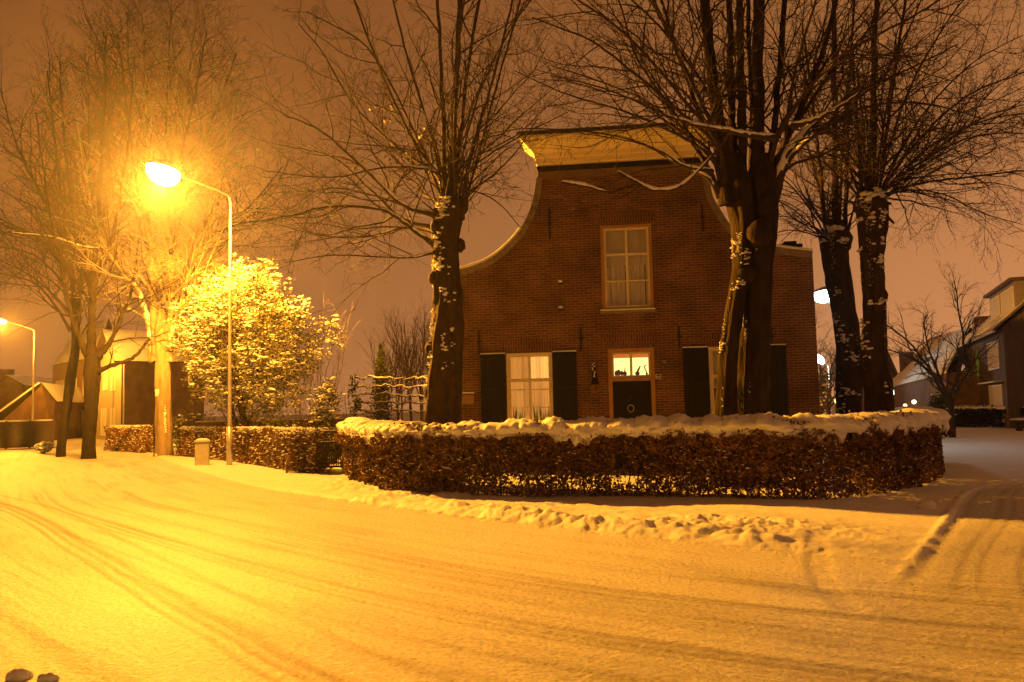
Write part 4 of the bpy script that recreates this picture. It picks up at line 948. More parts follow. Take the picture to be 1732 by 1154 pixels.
C_l = [([(262, 570, 0), (258, 500, 0), (256, 420, 0), (250, 300, .2), (245, 120, .4), (240, 20, .5)], .20, .03, 1, 0),
 ([(285, 570, 0), (290, 500, .1), (290, 400, .2), (300, 280, .4), (320, 120, .7), (335, 20, .9)], .17, .03, 1, 0),
 ([(250, 545, 0), (232, 490, -.3), (205, 460, -.6), (180, 420, -.9), (150, 330, -1.3), (130, 200, -1.8)], .11, .022, 1, .4),
 ([(180, 422, -.9), (140, 418, -1.2), (90, 402, -1.5), (30, 395, -1.8), (-30, 390, -2)], .05, .014, .9, .8),
 ([(292, 560, 0), (303, 520, -.3), (318, 470, -.5), (345, 400, -.7), (380, 280, -1), (400, 150, -1.3)], .10, .022, 1, .25),
 ([(285, 590, -.1), (298, 560, -.3), (305, 540, -.5)], .14, .10, 0, .9), ([(298, 570, -.3), (318, 548, -.7), (335, 530, -1.0)], .06, .045, 0, .9),
 ([(290, 560, .1), (320, 470, .8), (370, 400, 1.3), (430, 340, 1.8), (480, 280, 2.2)], .08, .018, 1, 0),
 ([(300, 520, 0), (340, 420, .8), (400, 380, 1.5), (470, 372, 2.0), (560, 350, 2.4)], .06, .015, 1, .3),
 ([(258, 440, 0), (225, 350, .5), (190, 220, .9), (160, 90, 1.3)], .07, .02, 1, 0), ([(258, 440, 0), (235, 330, -.8), (215, 190, -1.4), (200, 60, -2)], .07, .02, 1, 0),
 ([(290, 430, 0), (320, 320, .9), (360, 200, 1.6), (400, 90, 2.2)], .07, .02, 1, 0), ([(290, 400, 0), (280, 260, 1.0), (285, 110, 1.8), (290, 10, 2.2)], .07, .02, 1, 0),
 ([(295, 420, 0), (300, 300, -.9), (330, 160, -1.6), (350, 50, -2)], .06, .018, 1, 0), ([(256, 400, .0), (250, 260, 1.2), (220, 120, 2), (215, 20, 2.4)], .06, .018, 1, 0)]
for pts, r0, r1, kd, sn in C_l: limb(TL if r0 > .085 else T, r, pts, YC, r0 * .92, r1, CL, .22, kd, root=(274, 612) if pts[0][1] >= 545 and kd else None, snow=(TS, .05, sn) if sn else None)
TL.obj('limbs', M_barkL, tC); T.obj('crown', M_twigD, tC); TS.obj('snow_cover', M_snowcap, tC)

M_barkD = noise_mat('dark_bark', (.005, .0035, .002), (.020, .013, .008), 9, .9, .8, 30, .03, (1, 1, .35))[0]  # darker bark colour for the two trees farthest left
YB = 34.5; r = np.random.default_rng(16)
tB = tree_root('bare_tree', 150, YB, 'thick dark bare tree between the pale lit tree and a thinner leaning one')
trB = trunk('trunk', [(at(150, 760, YB).x, YB, -.15), tuple(at(150, 745, YB)), tuple(at(154, 690, YB)), tuple(at(155, 640, YB)), tuple(at(157, 600, YB))], [.30, .245, .245, .30, .28], M_barkD, tB, flute=.17, burl=.13, seed=53)
T = Tubes(); TL = Tubes(); TS = Tubes()
B_l = [([(155, 610, 0), (155, 560, 0), (158, 470, 0), (165, 380, .2), (175, 200, .5), (180, 60, .8)], .185, .04, 1), ([(150, 605, 0), (135, 575, 0), (120, 530, -.2), (105, 460, -.5), (80, 330, -1), (60, 190, -1.5)], .125, .03, 1),
 ([(165, 605, 0), (185, 580, .2), (205, 540, .4), (225, 480, .6), (240, 360, 1)], .125, .03, .9), ([(165, 628, 0), (190, 618, -.3), (220, 608, -.6), (240, 590, -.8), (253, 573, -1)], .09, .05, .15),
 ([(158, 480, 0), (190, 400, -.8), (215, 260, -1.5), (225, 120, -2)], .10, .025, 1), ([(156, 500, 0), (130, 400, .8), (110, 260, 1.5), (100, 100, 2.2)], .10, .025, 1), ([(120, 530, 0), (70, 480, .6), (30, 455, 1), (-20, 430, 1.5)], .05, .015, 1)]
for pts, r0, r1, kd in B_l: limb(TL if r0 > .12 else T, r, pts, YB, r0, r1, CL, .2, kd)
TL.obj('limbs', M_barkD, tB); T.obj('crown', M_twigD, tB)
YA = 37.0; r = np.random.default_rng(17)
tA = tree_root('bare_tree', 115, YA, 'slim dark tree leaning right, leftmost of the three roadside trees')
trA = trunk('trunk', [(at(103, 760, YA).x, YA, -.15), tuple(at(104, 748, YA)), tuple(at(112, 700, YA)), tuple(at(120, 640, YA)), tuple(at(128, 590, YA)), tuple(at(128, 540, YA))], [.21, .175, .17, .20, .165, .16], M_barkD, tA, flute=.17, burl=.1, seed=63)
T = Tubes(); TL = Tubes()
A_l = [([(128, 550, 0), (122, 470, 0), (112, 400, .2), (95, 260, .5), (80, 120, .8)], .13, .03, 1), ([(130, 545, 0), (140, 450, .3), (150, 330, .6), (150, 160, 1)], .13, .03, 1),
 ([(120, 560, 0), (95, 520, -.3), (60, 480, -.6), (10, 465, -1), (-40, 450, -1.3)], .06, .015, 1), ([(118, 420, 0), (70, 330, .6), (30, 250, 1.2), (0, 150, 1.6)], .09, .02, 1), ([(116, 450, 0), (60, 400, -.8), (0, 370, -1.5), (-50, 330, -2)], .07, .02, 1),
 ([(125, 500, 0), (70, 440, 1), (20, 420, 1.8), (-30, 420, 2.4)], .05, .014, 1)]
for pts, r0, r1, kd in A_l: limb(TL if r0 > .12 else T, r, pts, YA, r0, r1, CL, .2, kd)
TL.obj('limbs', M_barkD, tA); T.obj('crown', M_twigD, tA)

# ------------------------------------------------------------------ hedges
def hedge(name, label, front_pts, Hh, width, r, nleaf, colmat, gap=0.0, capamp=1.0, drape=.22, group='clipped hedges along the pavement', closed_cap=True, lf=.075, dust=.05, zbase=.01, capm=None, cat='hedge', topdust=0):
    C = crom(front_pts, 12)[:, :2]; seg = np.diff(C, axis=0); ln = np.hypot(seg[:, 0], seg[:, 1]); cum = np.concatenate([[0], np.cumsum(ln)]); LT = cum[-1]
    root = empty(name, (0, 0, 0), 0, label=label, cat=cat, group=group)
    def pos(s):
        x = np.interp(s, cum, C[:, 0]); y = np.interp(s, cum, C[:, 1]); e_ = .25
        tx = np.interp(s + e_, cum, C[:, 0]) - np.interp(s - e_, cum, C[:, 0]); ty = np.interp(s + e_, cum, C[:, 1]) - np.interp(s - e_, cum, C[:, 1])
        l_ = np.hypot(tx, ty) + 1e-9; return x, y, tx / l_, ty / l_
    # leaves: v in 0..width measured inwards from the front face
    n = nleaf; s = r.random(n) * (LT + .3) - .15
    side_ = r.random(n); v = np.where(side_ < .55, np.abs(r.normal(size=n)) * .13, np.where(side_ < .75, width - np.abs(r.normal(size=n)) * .12, r.random(n) * width))
    z = zbase + r.random(n) ** .8 * (Hh - zbase - .02); x, y, tx, ty = pos(s); nx, ny = -ty, tx
    bulge = .06 * (vn2(s * 1.3, z * 1.5, 3) - .5) * 2; v = v - bulge
    P = np.stack([x + nx * v, y + ny * v, z], 1)
    dn = vn3(P * 3.2, 5) * .6 + vn3(P * 7.5, 8) * .4; thr = .34 + gap * sstep(.60, .10, z) * (.12 + .88 * sstep(.40, .66, vn2(s * .42 + 1.7, s * 0, 9))); keep = dn > thr; P = P[keep]; s_k = s[keep]
    keep2 = (s_k > -.1 * r.random(len(s_k))) & (s_k < LT + .1 * r.random(len(s_k))); P = P[keep2]
    mt = rand_rot(r, len(P)) * (lf * (.7 + .6 * r.random(len(P))))[:, None, None]
    V_, F_ = inst(LEAFV, LEAFF, mt, P); obj_np('foliage', V_, [F_], colmat, root)
    # snow caught on leaves of the front
    k = r.random(len(P)) < dust + topdust * sstep(Hh - .22, Hh - .03, P[:, 2]) * (vn2(s_k[keep2] * 1.1, s_k[keep2] * 0, 91) > .38); Pd = P[k] + np.array([0, 0, .012])
    if len(Pd): clods('snow_dusting', Pd, .022 if not topdust else .036, M_snowcap, root, r, .5)
    # stems
    T = Tubes(); CS = dict(max=2, n=(7, 4), ang=(.7, .7), len=(.5, .5), r=(.016, .008, .004), seg=(6, 4, 3), wob=(.12, .2, .2), trop=(.1, .08, .0), sides=(5, 3, 3))
    for ss in np.arange(.1, LT, .19):
        x, y, tx, ty = pos(np.array([ss + r.normal() * .03])); vv = width * (.3 + .4 * r.random())
        p = np.array([x[0] - ty[0] * vv, y[0] + tx[0] * vv, -.05]); branch(T, r, p, unit(np.array([r.normal() * .12, r.normal() * .12, 1])), Hh * .95, .018, 0, CS)
    T.obj('stems', M_twig, root)
    # snow cushion
    if capamp > 0:
        ns = int(LT / .035); nv = 30; ss = np.linspace(-.12, LT + .12, ns); x, y, tx, ty = pos(ss)
        x = x + tx * np.minimum(ss, 0) + tx * np.maximum(ss - LT, 0); y = y + ty * np.minimum(ss, 0) + ty * np.maximum(ss - LT, 0)
        fr = drape * (.35 + 1.0 * vn2(ss * 1.9, ss * 0, 15) * .6 + 1.5 * (vn2(ss * 5.3, ss * 0 + 4, 16) - .3) * .6 + .5 * (vn2(ss * 13, ss * 0 + 4, 18) - .4))
        bk = drape * (.3 + .8 * vn2(ss * 2.1, ss * 0 + 8, 17))
        endf = np.clip(np.minimum(ss + .12, LT + .12 - ss) / .25, 0, 1); endf = np.sqrt(1 - (1 - endf) ** 2)
        VV = []
        for j in range(nv + 1):
            t = j / nv          # 0 front lower lip ... 1 back lower lip
            if t < .3: a_ = t / .3; off = -.10 * (1 - .15 * (1 - a_)) * np.ones(ns) - .02 * a_; zz = -fr * (1 - a_) + .05 * a_
            elif t < .7: a_ = (t - .3) / .4; off = -.10 + (width + .2) * a_ * np.ones(ns); zz = .05 + .10 * math.sin(math.pi * a_) ** .5 * np.ones(ns)
            else: a_ = (t - .7) / .3; off = (width + .10) * np.ones(ns); zz = .05 * (1 - a_) - bk * a_
            off = (off - width / 2) * (.35 + .65 * endf) + width / 2
            VV.append(np.stack([x - ty * off, y + tx * off, Hh + zz * np.maximum(endf, .2)], 1))
        VV = np.stack(VV, 1)      # ns, nv+1, 3
        u = ss[:, None] * np.ones((1, nv + 1)); vv = np.linspace(0, 1, nv + 1)[None, :] * 1.7 * np.ones((ns, 1))
        uw = u + .35 * fbm2(u * 1.3, vv * 2, 3, 29); w1_ = np.clip(.85 - worley(uw * 2.5, vv * 2.0 + uw * .9, 25), 0, 1); w2_ = np.clip(.7 - worley(u * 7.5, vv * 6.5, 26), 0, 1)
        bump = capamp * (.14 * w1_ + .07 * w2_ + .20 * fbm2(u * .9, vv, 4, 27) - .05)
        # push along a rough outward normal
        cen = VV[:, nv // 2][:, None, :] - np.array([0, 0, .28]); out = VV - cen; out /= (np.linalg.norm(out, axis=2)[:, :, None] + 1e-6)
        VV = VV + out * bump[:, :, None] * endf[:, None, None]
        und = VV[:, ::-1][:, ::6].copy(); und[:, :, 2] = np.minimum(und[:, :, 2], Hh - .06) - .01     # underside closes the cushion
        ring = np.concatenate([VV, und[:, 1:-1]], 1); m_ = ring.shape[1]
        i = np.arange(ns - 1)[:, None] * m_; k_ = np.arange(m_)[None, :]; k2 = (k_ + 1) % m_
        F_ = np.stack([i + k_, i + m_ + k_, i + m_ + k2, i + k2], -1).reshape(-1, 4)
        o = obj_np('snow_cap', ring.reshape(-1, 3), [F_], M_snowcap, root, smooth=True)
        me = o.data
        # leaves and twig tips poking through the front of the cushion
        npk = int(LT * 260); s3 = r.random(npk) * LT; x, y, tx, ty = pos(s3); cl = vn2(s3 * 1.7, s3 * 0 + 3, 35) > .44
        q3 = r.random(npk) ** 1.6; v3 = -.16 + q3 * .22; z3 = Hh - .30 + q3 * .30 + r.random(npk) * .14; P3 = np.stack([x - ty * v3, y + tx * v3, z3], 1)[cl]
        P3 = np.repeat(P3, 5, 0) + r.normal(size=(len(P3) * 5, 3)) * .035
        V_, F_ = inst(LEAFV, LEAFF, rand_rot(r, len(P3)) * lf, P3); obj_np('poking_leaves', V_, [F_], colmat, root)
    return root
def gp(px, py): p = G(px, py); return (p.x, p.y, 0)
r = np.random.default_rng(21)
hedge('hedge', 'long curved brown hedge with a thick cushion of snow in front of the brick house',
      [(-4.9, 24.5, 0), gp(588, 812), gp(606, 820), gp(650, 834), gp(760, 841), gp(1000, 842), gp(1200, 847), gp(1350, 850), gp(1450, 844), gp(1530, 831), gp(1592, 812), (9.8, 20.0, 0), (10.8, 23.0, 0)], 1.20, .72, r, 105000, M_leafb, gap=.24, drape=.19)
hedge('hedge', 'lower brown hedge between the street lamp and the garden gate, snow dusted', [gp(298, 773), gp(345, 778), gp(420, 787), gp(480, 797), gp(528, 803), (-5.6, 24.0, 0)], 1.22, .7, r, 46000, M_leafb, gap=.1, capamp=0, dust=.09, lf=.085, topdust=.8)
hedge('hedge', 'snow-dusted hedge left of the pale lit tree trunk', [gp(176, 763), gp(215, 765), gp(256, 767)], 1.25, .8, r, 17000, M_leafb, gap=.05, capamp=0, dust=.09, lf=.10, topdust=.9)
hedge('hedge', 'dark low hedge across the side street with flat snow on top', [tuple(at(1560, 722, 54))[:2] + (0,), tuple(at(1620, 722, 50))[:2] + (0,), tuple(at(1700, 722, 47))[:2] + (0,), tuple(at(1800, 722, 44))[:2] + (0,), tuple(at(1920, 722, 43))[:2] + (0,)], 1.10, .8, r, 14000, noise_mat('dark_leaf', (.02, .022, .012), (.045, .04, .022), 5, .7, 0)[0], gap=0, capamp=.25, drape=.04, dust=0, lf=.13, group=None)

# ------------------------------------------------------------------ snow-laden evergreen shrub
def shrub(label, px, py0, py1, Y, hwpx, r, nclus, group=None, snow=1.0, leafm=None, lean=0):
    root = empty('evergreen_shrub', (0, 0, 0), 0, label=label, cat='shrub', group=group)
    top = at(px, py0, Y); bot = at(px, py1, Y); cx = top.x; rz = (top.z - bot.z) / 2; cz = (top.z + bot.z) / 2; rx = hwpx * Y / F0
    n = nclus; d = r.normal(size=(n, 3)); d /= np.linalg.norm(d, axis=1)[:, None]; rad = r.random(n) ** .28
    f = 1 + .55 * (vn3(d * 1.9 + 4, 71) - .5) + .30 * (vn3(d * 4 + 4, 73) - .5)
    P = d * (rad * f)[:, None]; P[:, 0] *= 1 - .22 * np.clip(P[:, 2], 0, 1) ; P = P * np.array([rx, rx * .9, rz]) + np.array([cx + 0, Y, cz]); P[:, 0] += lean * (P[:, 2] - cz)
    gapn = vn3(P * 1.5, 75) * .6 + vn3(P * 3.6, 78) * .4; P = P[(gapn > .41) & (P[:, 2] > .4)]; n = len(P)
    L0 = []; k = 14; off = r.normal(size=(n, k, 3)) * .10; LP = (P[:, None] + off).reshape(-1, 3)
    mt = rand_rot(r, len(LP)); mt[:, 2, :] *= .7; V_, F_ = inst(LEAFV * np.array([.13, .075, .1]), LEAFF, mt, LP); obj_np('foliage', V_, [F_], leafm or M_leafg, root)
    SP = np.repeat(P, 5, 0) + r.normal(size=(n * 5, 3)) * np.array([.09, .09, .03]) + np.array([0, 0, .09]); SP = SP[(vn3(SP * 2.3, 79) > .36) & (r.random(len(SP)) < snow)]
    h_ = len(SP) // 3; clods('snow_clumps', SP[:h_], .060, M_snowcap, root, r, .5); clods('snow_clumps', SP[h_:], .034, M_snowcap, root, r, .5)
    T = Tubes(); CS = dict(max=2, n=(9, 6), ang=(.6, .6), len=(.5, .5), r=(.06, .03, .01), seg=(8, 5, 4), wob=(.12, .2, .2), trop=(.05, .06, .0), sides=(6, 4, 3))
    for q_ in range(7): branch(T, r, np.array([cx + r.normal() * .3, Y + r.normal() * .3, -.1]), unit(np.array([r.normal() * .4, r.normal() * .3, 1])), rz * 1.75, .07, 0, CS)
    T.obj('branches', M_twig, root); return root
r = np.random.default_rng(31)
shrub('large round evergreen shrub loaded with lit snow behind the street lamp post', 425, 448, 712, 31.5, 127, r, 3900, snow=1.7, leafm=noise_mat('dusted_evergreen_leaf', (.075, .075, .026), (.24, .22, .10), 6, .6, 0)[0])
shrub('small low shrub with two bright snow clumps at the foot of the large lit shrub', 552, 645, 745, 27.0, 24, r, 130, snow=.8)

# young ash-like twigs rising right of the shrub
r = np.random.default_rng(32)
ts = empty('sapling', label='thin pale-twigged sapling rising behind the right side of the snowy shrub', cat='tree'); T = Tubes()
CT = dict(max=2, n=(9, 5), ang=(.4, .5), len=(.4, .4), r=(.02, .01, .006), seg=(9, 6, 4), wob=(.07, .12, .15), trop=(.03, .05, .02), sides=(5, 4, 3))
for q_ in range(9):
    p = np.array(at(500 + q_ * 5, 690, 34.0)); p[2] = 0; branch(T, r, p, unit(np.array([r.normal() * .2, r.normal() * .1, 1])), 4.6 + r.random() * 1.0, .022, 0, CT)
T.obj('branches', M_barkL, ts)

# ------------------------------------------------------------------ street lamps
def lamp_light(name, loc, power, col, parent, rad=.12, bat=True):
    l = bpy.data.lights.new(name, 'POINT'); l.energy = power; l.color = col; l.shadow_soft_size = rad
    if bat:      # road lantern optics: throws its light out along the street rather than straight down
        l.use_nodes = True; n = l.node_tree; em = n.nodes['Emission']; g = node(n, 'ShaderNodeNewGeometry'); s_ = node(n, 'ShaderNodeSeparateXYZ')
        n.links.new(g.outputs['Incoming'], s_.inputs[0]); ab = node(n, 'ShaderNodeMath', operation='ABSOLUTE'); n.links.new(s_.outputs['Z'], ab.inputs[0])
        mxx = node(n, 'ShaderNodeMath', operation='MAXIMUM'); mxx.inputs[1].default_value = .40; n.links.new(ab.outputs[0], mxx.inputs[0])
        pw = node(n, 'ShaderNodeMath', operation='POWER'); pw.inputs[1].default_value = -2.6; n.links.new(mxx.outputs[0], pw.inputs[0])
        up_ = node(n, 'ShaderNodeMapRange', interpolation_type='SMOOTHSTEP'); up_.inputs[1].default_value = -.08; up_.inputs[2].default_value = .10; up_.inputs[3].default_value = 1; up_.inputs[4].default_value = .04
        n.links.new(s_.outputs['Z'], up_.inputs[0]); fm = node(n, 'ShaderNodeMath', operation='MULTIPLY'); n.links.new(pw.outputs[0], fm.inputs[0]); n.links.new(up_.outputs[0], fm.inputs[1])
        n.links.new(fm.outputs[0], em.inputs['Strength'])
    o = bpy.data.objects.new(name, l); o.location = loc; link(o, parent); return o
def street_lamp(base, top, head, hd, power, col, label, bulbcol, bulbst, size=1.0, group=None, r0=.075, bat=True):
    root = empty('street_lamp', base, 0, label=label, cat='street lamp', group=group); b = Vector(base)
    t = Vector(top) - b; h = Vector(head) - b; hx = Vector(hd).normalized()
    MB().tube([(0, 0, -.1), (0, 0, 1.25)], [r0 * 1.25, r0 * 1.2], 14).obj('pole_base', M_metal, root, smooth=True)
    m = MB(); m.tube([(0, 0, 1.25), (0, 0, 1.33), (t.x * .5, t.y * .5, t.z * .6), (t.x, t.y, t.z * .985)], [r0 * 1.2, r0 * .8, r0 * .62, r0 * .48], 12)
    m.obj('pole', M_metal, root, smooth=True)
    dv = h - t; arm = [t + Vector((0, 0, -.12)), t + Vector((0, 0, .02)) + dv * .03, t + dv * .14 + Vector((0, 0, .06)), t + dv * .5 + Vector((0, 0, .04)), h - hx * .25 * size]
    MB().tube([tuple(p) for p in crom([tuple(p) for p in arm], 5)], r0 * .42, 8).obj('arm', M_metal, root, smooth=True)
    # lantern: canopy on top, glowing bowl beneath, oriented along hx
    px_ = Vector((-hx.y, hx.x, 0)); L2 = .32 * size; W2 = .24 * size
    def shell(zs, sc, sgn):
        m_ = MB(); vs = []; rings = len(zs); seg = 18
        for i in range(rings):
            for k in range(seg):
                a_ = 2 * math.pi * k / seg; c = math.cos(a_); s_ = math.sin(a_); pt = h + hx * (c * L2 * sc[i]) + px_ * (s_ * W2 * sc[i]) + Vector((0, 0, zs[i] * size)); vs.append(pt)
        fs = [(i * seg + k, i * seg + (k + 1) % seg, (i + 1) * seg + (k + 1) % seg, (i + 1) * seg + k) for i in range(rings - 1) for k in range(seg)]
        fs.append(tuple(range((rings - 1) * seg, rings * seg))); fs.append(tuple(range(seg - 1, -1, -1)))
        return m_.add(vs, fs)
    shell([.0, .03, .08, .11], [1.04, 1.0, .75, .35], 1).obj('lantern_canopy', M_metal, root, smooth=True)
    shell([-.002, -.09, -.20, -.26], [.96, .97, .75, .35], -1).obj('lantern_bowl', emis('lamp_bowl_glow_' + ('sodium' if bulbcol[2] < .5 else 'white'), bulbcol, bulbst), root, smooth=True)
    lamp_light('lamp_light', h + Vector((0, 0, -.33 * size)), power, col, root, .10 * size, bat)
    return root
SOD = (1.0, .375, .026)
p0 = G(388, 789); top = at(391, 335, p0.y); top = Vector((p0.x, p0.y, top.z)); hd_ = at(276, 287, 25.2)
street_lamp((p0.x, p0.y, 0), top, hd_, hd_ - top, 6600, SOD, 'tall street lamp with dazzling orange light beside the snowy shrub', (1, .62, .18), 60, 1.7, 'street lamps with orange light')
p1 = G(54, 751); top = at(57, 560, p1.y); top = Vector((p1.x, p1.y, top.z)); h1 = at(3, 541, p1.y - 1.6)
street_lamp((p1.x, p1.y, 0), top, h1, h1 - top, 2400, SOD, 'farther street lamp at the left edge with an orange light', (1, .55, .14), 14, 1.0, 'street lamps with orange light', .085)
WH = (.80, .95, .88)
hA = at(1396, 493, 30.0); tA_ = at(1352, 503, 30.6)
street_lamp((tA_.x, tA_.y, 0), tA_, hA, hA - tA_, 220, WH, 'white street lamp glowing beside the right wall of the brick house', (.88, 1, .94), 30, 1.45, 'street lamps with white light', .07, False)
hB = at(1386, 605, 70.0); tB_ = at(1401, 620, 70.5)
street_lamp((tB_.x, tB_.y, 0), tB_, hB, hB - tB_, 900, WH, 'distant white street lamp, the lower of the two beyond the brick house', (.88, 1, .94), 30, 1.7, 'street lamps with white light', .09, False)

# ------------------------------------------------------------------ litter bin / utility post beside the lamp
pb = G(342, 789); ub = empty('utility_box', (pb.x, pb.y, 0), 0.3, label='short grey rounded utility box in the snow at the foot of the hedge', cat='utility box')
m = MB(); n_ = 14; hb = .84
pr = [(.235 * math.cos(a_), .17 * math.sin(a_)) for a_ in np.linspace(0, 2 * math.pi, n_, endpoint=False)]
M_box = noise_mat('weathered_grey_box', (.42, .40, .34), (.52, .50, .42), 6, .6, .1)[0]
bx = MB().box(-.22, .22, -.14, .14, -.05, hb - .08).obj('box_body', M_box, ub, bevel=.05)
MB().box(-.245, .245, -.165, .165, hb - .078, hb).obj('box_lid', M_box, ub, bevel=.03)
MB().blob((0, 0, hb + .005), .21, .14, .05, 6, 14, .05).obj('snow_cover', M_snowcap, ub, smooth=True)

# ------------------------------------------------------------------ garden gate
g1 = G(535, 801); g2 = at(590, 700, 23.5); ga = math.atan2(g2.y - g1.y, g2.x - g1.x); gl = math.hypot(g2.x - g1.x, g2.y - g1.y)
gate = empty('garden_gate', (g1.x, g1.y, 0), ga, label='dark garden gate between the two hedges, its rails lined with snow', cat='gate')
MB().box(-.05, .05, -.05, .05, -.1, 1.30).obj('post', M_iron, gate); MB().box(gl - .05, gl + .05, -.05, .05, -.1, 1.25).obj('post', M_iron, gate)
gf = MB(); gf.box(.06, gl - .06, -.02, .02, 1.08, 1.13).box(.06, gl - .06, -.02, .02, .80, .84).box(.06, gl - .06, -.02, .02, .14, .19)
k = 12
for i in range(k): x = .10 + (gl - .2) * i / (k - 1); gf.box(x - .012, x + .012, -.012, .012, .19, .80)
gf.obj('gate_leaf', M_iron, gate)
MB().box(.06, gl - .06, -.025, .025, 1.131, 1.155).box(.06, gl - .06, -.025, .025, .841, .86).obj('snow_cover', M_snowcap, gate)

# garden shrubs seen through and over the gate
r = np.random.default_rng(41)
def bush(label, px, py, Y, hpx, wpx, n, group, lf=.10, snow=.10, colm=None, name='garden_shrub', cat='shrub', nested=True):
    root = empty(name, (0, 0, 0), 0, label=label, cat=cat, group=group)
    b0 = at(px, py, Y); b0.z = max(b0.z, 0); h_ = hpx * Y / F0; w_ = wpx * Y / F0 / 2; T = Tubes()
    d = r.normal(size=(n, 3)); d /= np.linalg.norm(d, axis=1)[:, None]; f = (1 + .6 * (vn3(d * 2.2 + px, 3) - .5)) * r.random(n) ** .4
    P = np.array([b0.x, Y, h_ * .5]) + d * f[:, None] * np.array([w_, w_ * .8, h_ * .5]); P = P[P[:, 2] > .02]; P = P[vn3(P * 2.5, 6) > .38]
    V_, F_ = inst(LEAFV * lf, LEAFF, rand_rot(r, len(P)), P); obj_np('foliage', V_, [F_], colm or M_leafg, root)
    SP = P[r.random(len(P)) < snow] + np.array([0, 0, .03])
    if len(SP): clods('snow_clumps', SP, lf * .6, M_snowcap, root, r, .5)
    CS = dict(max=1, n=(6,), ang=(.6,), len=(.5,), r=(.03, .01), seg=(6, 4), wob=(.12, .2), trop=(.05, .05), sides=(5, 3))
    for q_ in range(5): branch(T, r, np.array([b0.x + r.normal() * w_ * .15, Y, -.1]), unit(np.array([r.normal() * .5 * w_ / max(h_, .1), 0, 1])), h_ * .8, .03, 0, CS)
    T.obj('stems', M_twig, root)
bush('low snowy bush just behind the garden gate', 560, 780, 27.5, 62, 60, 1400, None, .09, .15)
bush('dark shrub at the back right of the gate opening', 590, 760, 30, 60, 60, 1000, None, .09, .06)
bush('rounded dark shrub under the large snowy shrub, right of the utility box', 470, 760, 29.5, 75, 110, 2200, None, .10, .02)
bush('dark shrub showing between the pale trunk and the large snowy shrub', 325, 760, 37, 75, 90, 1800, None, .12, .05)
bush('small dark conifer standing left of the espalier screen', 600, 735, 38, 120, 26, 1500, None, .12, .03, name='conifer', cat='tree')
# garden wall behind the hedge
wl = MB(); a_ = at(330, 700, 36); b2 = at(612, 700, 36)
wl.box(a_.x, b2.x, 36, 36.2, -.1, 1.35).obj('garden_wall_body', M_brick2); gw = bpy.data.objects['garden_wall_body']; gw.name = 'garden_wall'; tag(gw, 'low dark brick wall in the garden behind the left hedge', 'wall')
sv = MB().box(a_.x, b2.x, 35.97, 36.23, 1.351, 1.40).obj('snow_cover', M_snowcap, gw, bevel=.015)

# espalier screen of trained trees
r = np.random.default_rng(42)
YS = 42.0; scr = empty('espalier_screen', label='wire-trained espalier screen with snow along its four tiers, left of the thick trunk', cat='espalier')
M_post = noise_mat('weathered_post', (.05, .04, .03), (.09, .075, .055), 9, .85, 0)[0]
for px in (637, 680, 715, 745):
    p = at(px, 700, YS); q_ = at(px, 650, YS); MB().tube([(p.x, YS, -.1), (p.x, YS, q_.z)], [.05, .04], 7).obj('post', M_post, scr)
for j, py in enumerate((640, 654, 668, 681, 695)):
    T = Tubes(); TS = Tubes(); px = np.arange(596, 760, 7.0); P = np.array([tuple(at(x, py + r.normal() * 1.8, YS - .05)) for x in px]); T.add(P, np.full(len(P), .03), 6)
    P2 = P.copy(); P2[:, 2] += .04; TS.add(P2, .022 + .02 * r.random(len(P2)), 6)
    CS = dict(max=2, n=(4, 3), ang=(1.2, .8), len=(.1, .6), r=(.02, .01, .006), seg=(5, 3, 2), wob=(.1, .15, .2), trop=(0, .12, .1), sides=(4, 3, 3)); children(T, r, P, np.full(len(P), .03), 3.5, 0, dict(CS, n=(70, 3)), 0)
    sp_ = np.repeat(P, 3, 0) + r.normal(size=(len(P) * 3, 3)) * np.array([.10, .12, .09]); sp_ = sp_[r.random(len(sp_)) < .5]; o = T.obj('tier', M_twig, scr); TS.obj('snow_cover', M_snowcap, o); clods('snow_clumps', sp_, .04, M_snowcap, o, r, .5)
# things in the yard under the screen
bush('snow-capped shrub at the foot of the espalier, left part', 640, 745, 29.5, 50, 60, 700, 'snow-capped shrubs under the espalier screen', .09, .25)
bush('snow-capped shrub at the foot of the espalier next to the thick trunk', 702, 745, 28, 48, 40, 700, 'snow-capped shrubs under the espalier screen', .09, .35)

# ------------------------------------------------------------------ background trees
r = np.random.default_rng(51)
CB = dict(max=3, n=(12, 7, 4), ang=(.42, .5, .6), len=(.45, .45, .4), r=(.08, .035, .02, .013), seg=(9, 6, 5, 3), wob=(.08, .1, .14, .2), trop=(.05, .06, .04, .02), sides=(5, 4, 3, 3))
def bgtree(label, px, ptop, Y, n, spread, group=None, C=CB, name='bare_tree', lean=0, r0=.10, tm=None):
    root = empty(name, (0, 0, 0), 0, label=label, cat='tree', group=group); top = at(px, ptop, Y); H_ = top.z; b0 = at(px, 700, Y); T = Tubes(); TR = Tubes()
    P = np.array([[b0.x, Y, -.1], [b0.x + .05, Y, H_ * .15], [b0.x, Y, H_ * .3]]); TR.add(P, [r0 * 1.2, r0, r0 * .9], 8); TR.obj('trunk', M_bark, root)
    for q_ in range(n):
        d = unit(np.array([r.normal() * spread + lean, r.normal() * spread * .6, 1])); branch(T, r, P[1] + (P[2] - P[1]) * r.random(), d, H_ * (.72 + .2 * r.random()), r0 * .55, 0, C)
    T.obj('crown', tm or M_twig, root)
